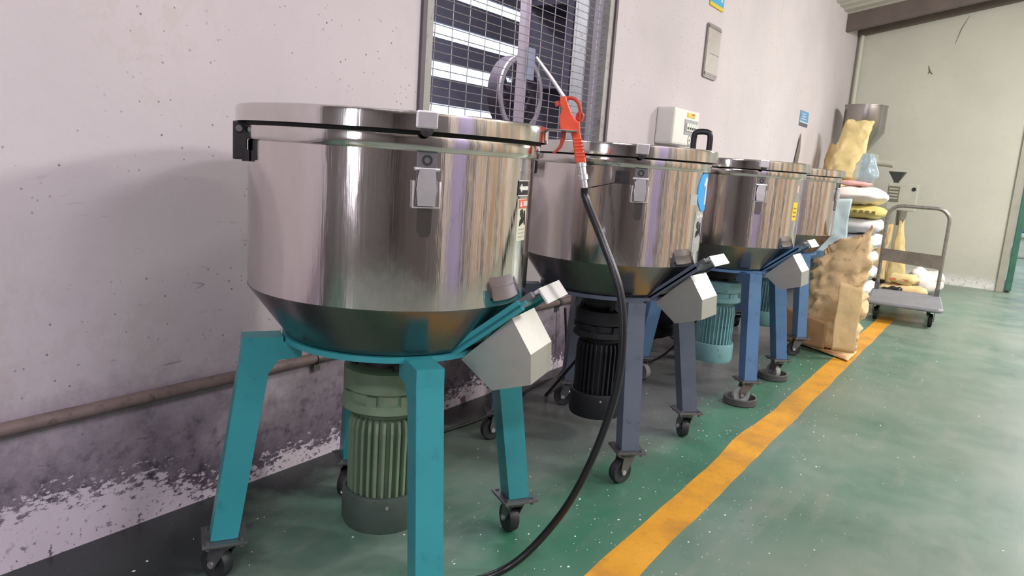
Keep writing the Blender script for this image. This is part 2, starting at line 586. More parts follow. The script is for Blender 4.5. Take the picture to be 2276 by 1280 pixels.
for x0, x1, h0, h1, mt in ((-3.5, -0.35, 0, 2.7, 'panel_dark'), (-0.35, 0.4, 0, 2.4, 'panel_grey'),
                           (0.87, 1.69, 0, 2.6, 'panel_lilac'), (1.8, 2.0, 0, 2.5, 'panel_grey'), (2.25, 2.47, 0, 2.4, 'panel_grey'),
                           (2.77, 3.0, 0, 2.2, 'panel_brown'), (3.3, 3.6, 0, 2.3, 'panel_grey'), (3.96, 4.5, 0, 2.2, 'panel_brown'),
                           (4.93, 5.2, 0, 2.5, 'panel_grey'), (5.75, 6.5, 0, 2.2, 'panel_brown')):
    MB().box((x0, -3.2, h0), (x1, -3.12, h1)).build('reflection_panel', mt, wr)  # invented, unseen panels that put stripes into the barrel reflections

# rafters that follow the roof slope
def rafter(name, x0, x1, dz0, dz1, label):
    m = MB()
    ya, yb = WY, -3.2
    vs = []
    for y in (ya, yb):
        for x in (x0, x1):
            for d in (dz0, dz1):
                vs.append((x, y, roof_z(y) - d))
    m.add(vs, [(0, 1, 3, 2), (4, 6, 7, 5), (0, 4, 5, 1), (2, 3, 7, 6), (0, 2, 6, 4), (1, 5, 7, 3)])
    return struct(m.build(name, 'rafter_paint'), label)
rafter('trim_1', 8.52, 8.60, 0.0, 0.17, 'brown steel rafter under the roof sheets')
rafter('trim_2', 9.16, 9.24, 0.0, 0.11, 'rafter lying against the far wall')
rafter('trim_3', 4.0, 4.08, 0.0, 0.17, 'brown steel rafter over the mixers')
rafter('trim_4', -0.6, -0.52, 0.0, 0.17, 'brown steel rafter over the aisle')
# corner pipe and doorway jamb
m = MB().tube([(BX - 0.05, WY - 0.05, 0), (BX - 0.05, WY - 0.05, 2.66)], 0.022, 12)
tag(m.build('corner_pipe', 'plaster_back'), 'slim pale pipe running up the room corner', 'pipe')
m = MB().box((BX - 0.03, -0.03, 0), (BX + 0.15, 0.035, 2.5))
struct(m.build('trim_5', 'jamb_grey'), 'grey doorway jamb')
d = struct(MB().box((BX - 0.05, -0.10, 0.02), (BX + 1.3, -0.045, 2.42), None, 0.006).build('door_1', 'door_green'), 'green door swung open through the doorway')
MB().tube([(BX + 1.2, -0.10, 1.02), (BX + 1.2, -0.15, 1.02), (BX + 1.08, -0.15, 1.02)], 0.01, 8).build('door_handle', 'dull_metal', d)
# hall beyond the doorway
struct(MB().box((17.5, -6, 0), (17.6, 3, 4)).build('wall_hall', 'plaster_plain'))
for k, (z0, h, mt) in enumerate(((0, 0.42, 'sticker_grey'), (0.42, 0.4, 'crate_blue'), (0.82, 0.42, 'crate_blue'))):
    c = tag(MB().box((14.6, -1.0, z0), (15.3, -0.12, z0 + h), None, 0.03).build('storage_crate', mt),
            ('pale grey crate at the foot of the stack beyond the doorway', 'blue crate in the middle of the stack beyond the doorway', 'blue crate topmost of the stack beyond the doorway')[k], 'crate', 'crates in the next hall')
    MB().box((14.56, -1.03, z0 + h - 0.07), (15.34, -0.09, z0 + h - 0.03)).build('rim', mt, c)

# ------------------------------------------------------------------ barred window and the store room behind it
win = struct(MB().box((wx0, WY - 0.004, wz0 - 0.03), (wx1, WY + 0.12, wz0)).build('window_1', 'frame_grey'), 'window closed with a welded wire grille')
def rect_frame(x0, x1, z0, z1, wd, y0, y1):
    m = MB()
    m.box((x0, y0, z0), (x0 + wd, y1, z1), None, 0.003)
    m.box((x1 - wd, y0, z0), (x1, y1, z1), None, 0.003)
    m.box((x0 + wd, y0, z0), (x1 - wd, y1, z0 + wd), None, 0.003)
    m.box((x0 + wd, y0, z1 - wd), (x1 - wd, y1, z1), None, 0.003)
    return m
rect_frame(wx0, wx1, wz0, wz1, 0.022, WY - 0.012, WY + 0.05).build('outer_frame', 'frame_dark', win)
rect_frame(wx0 + 0.022, wx1 - 0.022, wz0 + 0.022, wz1 - 0.022, 0.045, WY - 0.002, WY + 0.04).build('sash_frame', 'frame_grey', win)
m = MB()
gx0, gx1, gz0, gz1 = wx0 + 0.05, wx1 - 0.05, wz0 + 0.05, wz1 - 0.05
k = 0
z = gz0
while z < gz1:
    m.tube([(gx0, WY + 0.018, z), ((gx0 + gx1) / 2, WY + 0.018 + 0.003 * sin(z * 40), z + 0.002 * sin(z * 77)), (gx1, WY + 0.018, z)], 0.0017, 5)
    z += 0.0305
x = gx0 + 0.05
while x < gx1:
    m.tube([(x, WY + 0.0215, gz0), (x + 0.002 * sin(x * 50), WY + 0.0215, (gz0 + gz1) / 2), (x, WY + 0.0215, gz1)], 0.0017, 5)
    x += 0.098
m.build('wire_grille', 'wire', win)

m = MB()
m.box((-0.5, 4.62, 0), (11, 4.72, 1.25))
for z0, z1 in ((1.49, 1.73), (1.872, 2.078), (2.215, 2.46), (2.57, 3.0)):
    m.box((2.4, 4.62, z0), (7.4, 4.72, z1))
m.box((-0.5, 4.62, 1.25), (2.4, 4.72, 3.0))
m.box((7.4, 4.62, 1.25), (11, 4.72, 3.0))
struct(m.build('wall_store', 'store_grey'), 'dim store room wall with slatted daylight openings')
struct(MB().box((-0.5, WY + 0.12, 2.98), (11, 4.8, 3.1)).build('ceiling_store', 'store_grey'))
struct(MB().box((-0.5, WY + 0.12, -0.1), (11, 4.8, 0)).build('floor_store', 'store_grey'))
struct(MB().box((11, WY + 0.12, 0), (11.1, 4.8, 3)).build('wall_store_end', 'store_dark'))
struct(MB().box((-0.6, WY + 0.12, 0), (-0.5, 4.8, 3)).build('wall_store_near', 'store_grey'))
for n_, (z0, z1) in enumerate(((1.25, 1.49), (1.73, 1.872), (2.078, 2.215), (2.46, 2.57))):
    struct(MB().box((2.4, 4.66, z0), (7.4, 4.68, z1)).build('window_%d' % (n_ + 2), 'sky_pane'), 'bright daylight slit in the store room wall')
t = thing('steel_post', 'pale steel post standing in the store room behind the grille', 'post', (3.42, 2.35, 0))
MB().box((-0.022, -0.022, 0.01), (0.022, 0.022, 2.97), None, 0.003).build('shaft', 'store_post', t)
MB().box((-0.08, -0.08, 0), (0.08, 0.08, 0.012)).build('base_plate', 'store_dark', t)
MB().box((0.0, -0.036, 1.45), (0.07, -0.023, 1.62)).build('notice_plate', 'notice_pale', t)
t = thing('steel_post', 'broad grey post near the right side of the grille', 'post', (4.5, 2.6, 0))
MB().box((-0.05, -0.05, 0.01), (0.05, 0.05, 2.97), None, 0.004).build('shaft', 'frame_grey', t)
MB().box((-0.1, -0.1, 0), (0.1, 0.1, 0.012)).build('base_plate', 'store_dark', t)
t = thing('storage_rack', 'dark tall rack standing in the store room', 'rack', (5.55, 3.3, 0))
for xx in (-0.42, 0.42):
    for yy in (-0.22, 0.22):
        MB().box((xx - 0.03, yy - 0.03, 0), (xx + 0.03, yy + 0.03, 2.4)).build('upright', 'store_dark', t)
for zz in (0.3, 0.95, 1.6, 2.25):
    MB().box((-0.42, -0.22, zz), (0.42, 0.22, zz + 0.04)).build('shelf', 'store_dark', t)
MB().box((-0.42, 0.2, 0.3), (0.42, 0.22, 2.3)).build('back_panel', 'store_grey', t)
# drum fan on a stand
t = thing('drum_fan', 'round drum fan on a stand behind the wire grille', 'fan', (3.71, 2.62, 0), 0)
FM = Matrix.Translation((0, 0, 1.40)) @ Matrix.Rotation(radians(90), 4, 'X')
MB().lathe([(0.205, -0.01), (0.222, -0.01), (0.222, 0.07), (0.205, 0.07), (0.205, -0.01)], 48, FM).build('drum', 'frame_dark', t)
MB().lathe([(0.200, 0.072), (0.228, 0.072), (0.228, 0.086), (0.200, 0.086), (0.200, 0.072)], 48, FM).build('front_rim', 'fan_grey', t)
for k in range(5):
    a = k * 2 * pi / 5
    MB().prism([(0.03, -0.02), (0.1, -0.07), (0.19, -0.05), (0.19, 0.03), (0.03, 0.02)], -0.006, 0.006, 'z',
               FM @ Matrix.Rotation(a, 4, 'Z') @ Matrix.Rotation(0.4, 4, 'X')).build('blade', 'store_dark', t)
MB().lathe([(0, 0.05), (0.06, 0.05), (0.07, 0.03), (0.07, -0.06), (0, -0.06)], 20, FM).build('hub', 'store_dark', t)
m = MB()
for r_ in (0.05, 0.1, 0.15):
    m.tube([FM @ Vector((r_ * cos(a), r_ * sin(a), 0.08)) for a in [i * 2 * pi / 28 for i in range(28)]], 0.002, 5, None, True)
for k in range(12):
    a = k * pi / 6
    m.tube([FM @ Vector((0.03 * cos(a), 0.03 * sin(a), 0.08)), FM @ Vector((0.2 * cos(a), 0.2 * sin(a), 0.08))], 0.002, 5)
m.build('guard', 'store_dark', t)
MB().tube([(0, 0, 0.03), (0, 0, 1.18)], 0.022, 12).build('pole', 'store_dark', t)
MB().lathe([(0, 0.03), (0.2, 0.03), (0.23, 0.0), (0, 0.0)], 32).build('base', 'store_dark', t)

# ------------------------------------------------------------------ pipe and fittings on the wall
t = thing('wall_pipe', 'rusty brown conduit pipe running low along the plastered wall', 'pipe', (0, WY - 0.017, 0.347))
MB().tube([(-3.5, 0, 0), (8.9, 0, 0)], 0.0165, 14).build('pipe', 'pipe_paint', t)
for x in (0.15, 1.5, 2.98, 4.4, 5.9, 7.3):
    MB().lathe([(0.0205, -0.012), (0.0205, 0.012)], 14, Matrix.Translation((x, 0, 0)) @ Matrix.Rotation(pi / 2, 4, 'Y')).box((x - 0.012, 0.002, -0.045), (x + 0.012, 0.017, 0.045)).build('clip', 'dull_metal', t)

# breaker box
t = thing('breaker_box', 'white wall mounted breaker box with a yellow sticker', 'breaker box', (4.10, WY, 1.16))
MB().box((-0.165, -0.11, 0), (0.215, 0, 0.205), None, 0.012).build('case', 'box_white', t)
MB().box((-0.01, -0.114, 0.062), (0.195, -0.106, 0.15), None, 0.004).build('flap', 'box_grey', t)
for k in range(5):
    MB().box((0.008 + k * 0.036, -0.121, 0.082), (0.037 + k * 0.036, -0.112, 0.128), None, 0.003).build('breaker', 'sticker_white', t)
    MB().box((0.015 + k * 0.036, -0.125, 0.094), (0.030 + k * 0.036, -0.119, 0.106)).build('switch', 'black_plastic', t)
MB().box((0.02, -0.1135, 0.162), (0.135, -0.109, 0.188)).build('sticker', 'sign_yellow', t)
MB().box((0.085, -0.1142, 0.176), (0.125, -0.1134, 0.186)).build('sticker_mark', 'print_red', t)
MB().lathe([(0.03, 0.0), (0.03, 0.004), (0.026, 0.004), (0.026, 0.0)], 24, Matrix.Translation((0.09, -0.109, 0.034)) @ Matrix.Rotation(pi / 2, 4, 'X')).build('emblem_ring', 'box_grey', t)
MB().lathe([(0.008, 0.0), (0.008, 0.004), (0, 0.004)], 12, Matrix.Translation((0.09, -0.109, 0.034)) @ Matrix.Rotation(pi / 2, 4, 'X')).build('screw', 'box_grey', t)

# document holder, signs
def round_rect(x0, x1, z0, z1, r, n=5):
    out = []
    for cx_, cz_, a in ((x1 - r, z1 - r, 0), (x0 + r, z1 - r, 90), (x0 + r, z0 + r, 180), (x1 - r, z0 + r, 270)):
        for k in range(n + 1):
            b = radians(a + 90 * k / n)
            out.append((cx_ + r * cos(b), cz_ + r * sin(b)))
    return out
t = thing('document_holder', 'tall grey rounded document holder fixed high on the wall', 'document holder', (4.673, WY, 1.61))
MB().prism(round_rect(-0.122, 0.122, 0, 0.328, 0.02), -0.012, 0, 'y').build('back_plate', 'holder_edge', t)
MB().prism(round_rect(-0.11, 0.114, 0.012, 0.318, 0.016), -0.0145, -0.010, 'y').build('front_pane', 'holder_grey', t)
MB().box((-0.06, -0.0165, 0.150), (0.114, -0.0140, 0.154)).build('crease', 'holder_edge', t)
for z in (0.02, 0.303):
    MB().prism(round_rect(-0.112, 0.112, z, z + 0.012, 0.004), -0.019, -0.0125, 'y').build('edge_rail', 'holder_edge', t)
t = thing('wall_sign', 'blue sign with a yellow foot strip above the grey document holder', 'sign', (4.673, WY, 2.042))
MB().box((-0.122, -0.008, 0.022), (0.122, 0, 0.36), None, 0.002).build('panel', 'sign_blue', t)
MB().box((-0.122, -0.009, 0.0), (0.122, 0, 0.022)).build('foot_strip', 'sign_yellow', t)
for x0, x1, z0, z1 in ((-0.09, -0.05, 0.05, 0.09), (-0.03, 0.0, 0.05, 0.10), (0.02, 0.035, 0.055, 0.10), (0.06, 0.09, 0.05, 0.085), (-0.09, 0.09, 0.14, 0.17), (-0.09, 0.09, 0.22, 0.27)):
    MB().box((x0, -0.0095, z0), (x1, -0.0075, z1)).build('print', 'notice_pale', t)
t = thing('wall_notice', 'small blue notice on the wall near the far corner', 'sign', (7.26, WY, 1.51))
MB().box((-0.155, -0.006, 0), (0.155, 0, 0.137)).build('panel', 'notice_blue', t)
MB().box((-0.155, -0.007, 0), (0.155, -0.0055, 0.03)).build('caption_strip', 'grey_ink', t)
MB().box((-0.155, -0.0072, 0.03), (0.155, -0.0055, 0.042)).build('pale_strip', 'notice_pale', t)
for k in range(3):
    MB().box((-0.09, -0.0075, 0.062 + k * 0.022), (0.09 - 0.03 * k, -0.0055, 0.070 + k * 0.022)).build('print', 'notice_pale', t)

# ------------------------------------------------------------------ floor marking
m = MB()
N = 150
rl = random.Random(3)
for i in range(N + 1):
    x = -1.5 + (6.3 + 1.5) * i / N
    bul = 0.018 * math.exp(-((x - 2.75) / 0.22) ** 2)
    a = 0.738 + 0.006 * fbm((x * 3, 1, 0)) + bul
    b = 0.632 + 0.006 * fbm((x * 3, 9, 0))
    m.v += [Vector((x, a, 0.0)), Vector((x, b, 0.0)), Vector((x, a, 0.0012)), Vector((x, b, 0.0012))]
for i in range(N):
    p, q = 4 * i, 4 * i + 4
    for f in ((p + 2, p + 3, q + 3, q + 2), (p, p + 2, q + 2, q), (p + 1, q + 1, q + 3, p + 3)):
        m.f.append(f)
        m.sm.append(False)
tag(m.build('floor_line', 'line_yellow'), 'worn yellow safety line painted along the green floor', 'floor marking')

# ------------------------------------------------------------------ plastic mixers
def arc_patch(R, a0, a1, z0, z1, n=8, th=0.0012):
    """a thin curved plate wrapped on the barrel (angles in degrees)"""
    m = MB()
    for i in range(n + 1):
        a = radians(a0 + (a1 - a0) * i / n)
        for r in (R - 0.0008, R + th):
            for z in (z0, z1):
                m.v.append(Vector((r * cos(a), r * sin(a), z)))
    for i in range(n):
        p, q = 4 * i, 4 * i + 4
        for f in ((p + 2, p + 3, q + 3, q + 2), (p, p + 2, q + 2, q), (p + 1, q + 1, q + 3, p + 3), (p, q, q + 1, p + 1)):
            m.f.append(f)
            m.sm.append(False)
    m.f += [(0, 1, 3, 2), (4 * n, 4 * n + 2, 4 * n + 3, 4 * n + 1)]
    m.sm += [False, False]
    return m

def wrap_poly(R, ac, zc, poly, th=0.0018):
    """flat outline (metres, u to the right seen from outside) wrapped on the barrel, triangulated"""
    bm = bmesh.new()
    vs = [bm.verts.new((u, v, 0)) for u, v in poly]
    f = bm.faces.new(vs)
    bmesh.ops.triangulate(bm, faces=[f])
    for _ in range(1):
        bmesh.ops.subdivide_edges(bm, edges=[e for e in bm.edges if e.calc_length() > 0.02], cuts=2, use_grid_fill=False)
    bmesh.ops.triangulate(bm, faces=bm.faces[:])
    bm.verts.index_update()
    m = MB()
    pts = []
    for q in bm.verts:
        a = radians(ac) + q.co.x / R
        pts.append(((R + th) * cos(a), (R + th) * sin(a), zc + q.co.y))
    m.add(pts, [[q.index for q in fc.verts] for fc in bm.faces])
    # rim back to the barrel
    bnd = [e for e in bm.edges if e.is_boundary]
    base = len(m.v)
    inner = []
    for q in bm.verts:
        a = radians(ac) + q.co.x / R
        inner.append(((R - 0.0006) * cos(a), (R - 0.0006) * sin(a), zc + q.co.y))
    m.add(inner, [])
    for e in bnd:
        i, j = e.verts[0].index, e.verts[1].index
        m.f.append((i, j, base + j, base + i))
        m.sm.append(False)
    bm.free()
    return m

RB = 0.319
FINM = None
def make_mixer(name, label, loc, rotdeg, leg_mat, motor_mat, cowl_mat, swivel, R=RB, wheel_mat='wheel_dark', tab=False, handle=None):
    t = thing(name, label, 'mixer', (loc[0], loc[1], 0), radians(rotdeg), 'plastic mixers along the wall')
    s = R / RB
    gap = 0.0 if tab else 0.004
    # barrel with bottom cone
    MB().lathe([(0.0, 0.704), (R - 0.004, 0.704), (R, 0.698), (R, 1.012), (R - 0.004, 1.012), (R - 0.004, 0.704)], 96).build('barrel', 'barrel_steel', t)
    MB().lathe([(R + 0.0005, 1.006), (R + 0.009, 1.008), (R + 0.0105, 1.011), (R + 0.0105, 1.034), (R + 0.009, 1.038), (R - 0.01, 1.038), (R - 0.004, 1.008)], 96).build('rim_band', 'lid_steel', t)
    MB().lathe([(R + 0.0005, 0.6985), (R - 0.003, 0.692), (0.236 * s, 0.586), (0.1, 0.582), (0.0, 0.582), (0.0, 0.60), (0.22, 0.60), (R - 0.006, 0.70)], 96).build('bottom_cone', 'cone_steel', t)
    MB().lathe([(0.10, 0.583), (0.243 * s, 0.583), (0.243 * s, 0.571), (0.10, 0.571), (0.10, 0.583)], 72).build('base_ring', leg_mat, t)
    # lid: two half covers with a deep skirt
    MB().lathe([(R + 0.002, 1.0375), (R + 0.011, 1.0375), (R + 0.011, 1.0465), (R + 0.002, 1.0465)], 96).build('gasket', 'gasket', t)
    for k, (a0, a1) in enumerate(((-51.0, 129.0), (129.2, 308.8))):
        rr = R + 0.026 + (0.0 if k else 0.0008)
        lid = MB().lathe([(0.0, 1.0795), (R - 0.02, 1.0795), (rr - 0.006, 1.0785), (rr - 0.001, 1.076), (rr, 1.071), (rr, 1.0435 - gap), (rr - 0.003, 1.0435 - gap), (rr - 0.003, 1.066), (0.0, 1.067)],
                         48, None, radians(a0), radians(a1)).build('lid_half', 'lid_steel', t)
        if handle and k == 0:
            HM = Matrix.Rotation(-radians(rotdeg), 4, 'Z') @ Matrix.Translation((handle[0], handle[1], 1.0785)) @ Matrix.Rotation(radians(20), 4, 'Z')
            hp = spline([(0.0, -0.027, 0.0), (0.0, -0.027, 0.055), (0.0, -0.016, 0.068), (0.0, 0.016, 0.068), (0.0, 0.027, 0.055), (0.0, 0.027, 0.0)], 4)
            MB().tube(hp, 0.0105, 10, HM).build('lid_handle', 'black_plastic', lid)
    # seam clip at the lid joint
    SM = Matrix.Rotation(radians(-51), 4, 'Z')
    MB().box((R + 0.024, -0.020, 1.048), (R + 0.032, 0.020, 1.080), SM, 0.003).build('seam_clip', 'bright_metal', t)
    MB().lathe([(0.012, 0), (0.012, 0.008), (0.0, 0.010)], 16, SM @ Matrix.Translation((R + 0.022, 0, 1.045)) @ Matrix.Rotation(pi / 2, 4, 'Y')).build('clip_knob', 'dark_metal', t)
    # hinge on the wall side
    HM = Matrix.Rotation(radians(-138.5), 4, 'Z')
    MB().box((R + 0.002, -0.05, 0.965), (R + 0.030, 0.05, 1.043), HM, 0.003).box((R - 0.002, -0.05, 0.962), (R + 0.012, 0.05, 0.985), HM).build('hinge', 'dark_metal', t)
    MB().cyl(HM @ Vector((R + 0.018, -0.056, 1.028)), HM @ Vector((R + 0.018, 0.056, 1.028)), 0.007, 10).build('hinge_pin', 'dull_metal', t)
    # toggle latches
    for ang in (-49.5, 68, 178):
        LM = Matrix.Rotation(radians(ang), 4, 'Z')
        l = MB().box((R - 0.002, -0.019, 0.965), (R + 0.004, 0.019, 1.010), LM, 0.001).build('latch', 'dull_metal', t)
        MB().prism([(-0.015, 0.975), (0.015, 0.975), (0.019, 0.935), (0.0165, 0.905), (-0.0165, 0.905), (-0.019, 0.935)], R + 0.005, R + 0.013, 'x', LM).build('lever', 'bright_metal', l)
        MB().tube([LM @ Vector((R + 0.010, y, z)) for y, z in ((-0.026, 0.952), (-0.026, 0.902), (0.026, 0.902), (0.026, 0.952))], 0.0026, 8).build('bail', 'bright_metal', l)
        MB().cyl(LM @ Vector((R + 0.008, -0.024, 0.974)), LM @ Vector((R + 0.008, 0.024, 0.974)), 0.0035, 8).build('pivot', 'bright_metal', l)
        MB().prism([(-0.014, 0.905), (0.014, 0.905), (0.013, 0.855), (0.008, 0.845), (-0.008, 0.845), (-0.013, 0.855)], R - 0.002, R + 0.004, 'x', LM).build('keeper', 'cone_steel', l)
        MB().lathe([(0.006, 0), (0.010, 0), (0.010, 0.0014), (0.006, 0.0014), (0.006, 0)], 18, LM @ Matrix.Translation((R + 0.0036, 0, 0.991)) @ Matrix.Rotation(pi / 2, 4, 'Y')).build('stamped_emblem', 'dark_metal', l)
    # discharge chute
    w2 = 0.070
    y0, y1 = -w2, w2
    P = [(0.225, 0.565), (0.336, 0.672), (0.384, 0.600), (0.389, 0.535), (0.302, 0.507)]
    m = MB()
    vs = [(r, y0, z) for r, z in P] + [(r, y1, z) for r, z in P]
    m.add(vs, [(0, 1, 2, 3, 4), (9, 8, 7, 6, 5), (1, 6, 7, 2), (2, 7, 8, 3)])
    ch = m.build('chute', 'chute_steel', t)
    md = ch.modifiers.new('sheet', 'SOLIDIFY')
    md.thickness = 0.003
    md.offset = 0
    sl = atan2(0.749 - 0.569, 0.41 - 0.19)
    GM = Matrix.Translation((0.19, 0, 0.570)) @ Matrix.Rotation(-sl, 4, 'Y')
    MB().box((0.0, -0.098, -0.006), (0.235, 0.098, 0.000), GM).build('gate_plate', leg_mat, ch)
    for sy in (-1, 1):
        MB().box((0.0, sy * 0.098, -0.014), (0.222, sy * 0.086, 0.010), GM, 0.001).build('guide_rail', leg_mat, ch)
        MB().box((0.205, sy * 0.086, -0.004), (0.252, sy * 0.074, 0.010), GM, 0.001).build('guide_slot', 'dull_metal', ch)
    MB().box((0.20, -0.070, 0.001), (0.265, 0.070, 0.005), GM).box((0.262, -0.070, -0.030), (0.266, 0.070, 0.005), GM).box((0.236, -0.070, 0.005), (0.266, 0.070, 0.0075), GM).build('slide_gate', 'bright_metal', ch)
    # legs: arm, knee and splayed post, each its own mesh
    for k in range(4):
        a = radians(-45 + 90 * k)
        LM = Matrix.Rotation(a, 4, 'Z')
        hw = 0.029
        m = MB()
        prof = [(0.205, 0.571), (0.205, 0.535), (0.255, 0.530), (0.276, 0.500), (0.338, 0.115), (0.396, 0.115), (0.332, 0.545), (0.330, 0.583), (0.245, 0.583), (0.245, 0.571)]
        m.prism([(r, z) for r, z in prof], -hw, hw, 'y', LM)
        m.build('leg', leg_mat, t)
        # caster
        CM = LM @ Matrix.Translation((0.366, 0, 0)) @ Matrix.Rotation(radians(swivel[k]) - a - radians(rotdeg), 4, 'Z')
        PMx = LM @ Matrix.Translation((0.366, 0, 0))
        c = MB().box((-0.048, -0.048, 0.107), (0.048, 0.048, 0.114), PMx, 0.001).build('caster', 'dull_metal', t)
        for bx in (-0.036, 0.036):
            for by in (-0.036, 0.036):
                MB().cyl(PMx @ Vector((bx, by, 0.098)), PMx @ Vector((bx, by, 0.119)), 0.005, 8).build('bolt', 'dull_metal', c)
        MB().lathe([(0.0, 0.107), (0.03, 0.107), (0.034, 0.100), (0.03, 0.092), (0.0, 0.092)], 20, CM).build('swivel', 'dull_metal', c)
        m = MB()
        for sy in (-1, 1):
            m.prism([(-0.026, 0.094), (0.026, 0.094), (0.034, 0.05), (0.030, 0.030), (0.014, 0.030)], sy * 0.019, sy * 0.0165, 'y', CM)
        m.box((-0.026, -0.019, 0.090), (0.026, 0.019, 0.094), CM)
        m.build('fork', 'dull_metal', c)
        WM = CM @ Matrix.Translation((0.022, 0, 0.039)) @ Matrix.Rotation(pi / 2, 4, 'X')
        MB().lathe([(0.0, -0.012), (0.026, -0.012), (0.030, -0.014), (0.037, -0.0135), (0.039, -0.008), (0.039, 0.008), (0.037, 0.0135), (0.030, 0.014), (0.026, 0.012), (0.0, 0.012)], 28, WM).build('wheel', wheel_mat, c)
        MB().lathe([(0, -0.022), (0.008, -0.022), (0.008, 0.022), (0, 0.022)], 10, WM).build('axle', 'bright_metal', c)
    # gear housing and motor
    MB().lathe([(0.085, 0.571), (0.085, 0.52), (0.06, 0.515), (0.06, 0.50)], 36).build('coupling', 'dark_metal', t)
    mo = MB().lathe([(0.0, 0.505), (0.094, 0.505), (0.102, 0.500), (0.102, 0.452), (0.095, 0.447), (0.095, 0.428), (0.104, 0.424), (0.106, 0.405), (0.098, 0.398), (0.070, 0.396), (0.070, 0.185), (0.0, 0.185)], 48).build('motor', motor_mat, t)
    nf = 30
    global FINM
    for k in range(nf):
        a = 2 * pi * k / nf
        if FINM is None:
            FINM = MB().prism([(0.066, 0.19), (0.086, 0.19), (0.087, 0.355), (0.082, 0.378), (0.066, 0.385)], -0.003, 0.003, 'y').mesh('fin')
        me = FINM
        f = link('fin', me, mo)
        if not me.materials:
            me.materials.append(None)
        f.material_slots[0].link = 'OBJECT'
        f.material_slots[0].material = MAT[motor_mat]
        f.rotation_euler = (0, 0, a)
    for k in range(8):
        a = 2 * pi * k / 8 + 0.2
        MB().box((0.094, -0.012, 0.447), (0.1035, 0.012, 0.424), Matrix.Rotation(a, 4, 'Z')).build('lug', motor_mat, mo)
    for k in range(4):
        a = pi / 4 + k * pi / 2
        MB().cyl((0.08 * cos(a), 0.08 * sin(a), 0.505), (0.08 * cos(a), 0.08 * sin(a), 0.522), 0.009, 6).build('bolt', 'dark_metal', mo)
    MB().lathe([(0.088, 0.195), (0.096, 0.195), (0.098, 0.188), (0.098, 0.118), (0.092, 0.104), (0.07, 0.098), (0.0, 0.098), (0.0, 0.102), (0.09, 0.12), (0.09, 0.19)], 48).build('fan_cowl', cowl_mat, mo)
    for k in range(4):
        a = k * pi / 2 + 0.65
        MB().cyl((0.095 * cos(a), 0.095 * sin(a), 0.175), (0.101 * cos(a), 0.101 * sin(a), 0.175), 0.004, 8).build('screw', 'bright_metal', mo)
    MB().box((-0.045, 0.066, 0.25), (0.045, 0.125, 0.33), Matrix.Rotation(radians(40), 4, 'Z'), 0.006).build('terminal_box', motor_mat, mo)
    return t

t1 = make_mixer('plastic_mixer', 'steel barrel mixer on teal legs with an orange air gun hung from its lid tab', (1.236, 1.182), -76.3, 'teal_paint', 'green_motor', 'green_cowl', (150, 60, 200, 100), tab=True)
t2 = make_mixer('plastic_mixer', 'steel barrel mixer on slate grey legs wearing a round blue number 1 sticker', (2.335, 1.17), -90, 'slate_paint', 'black_motor', 'black_motor', (160, 40, 120, 150), R=0.312, handle=(0.175, -0.232))
t3 = make_mixer('plastic_mixer', 'steel barrel mixer on blue legs with casters resting in round pads', (3.47, 1.125), -90, 'blue_paint', 'teal_motor', 'teal_motor', (130, 60, 30, 250), R=0.315, wheel_mat='wheel_grey')
t4 = make_mixer('plastic_mixer', 'steel barrel mixer on blue legs next to the crumpled kraft sack', (4.62, 1.175), 90, 'blue_paint', 'teal_motor', 'teal_motor', (30, 80, 120, 210), R=0.305)

# lid tab on the first mixer
TM = Matrix.Rotation(radians(18.4), 4, 'Z')
MB().box((RB + 0.015, -0.022, 1.0735), (RB + 0.090, 0.022, 1.0775), TM, 0.001).build('lid_tab', 'lid_steel', t1)
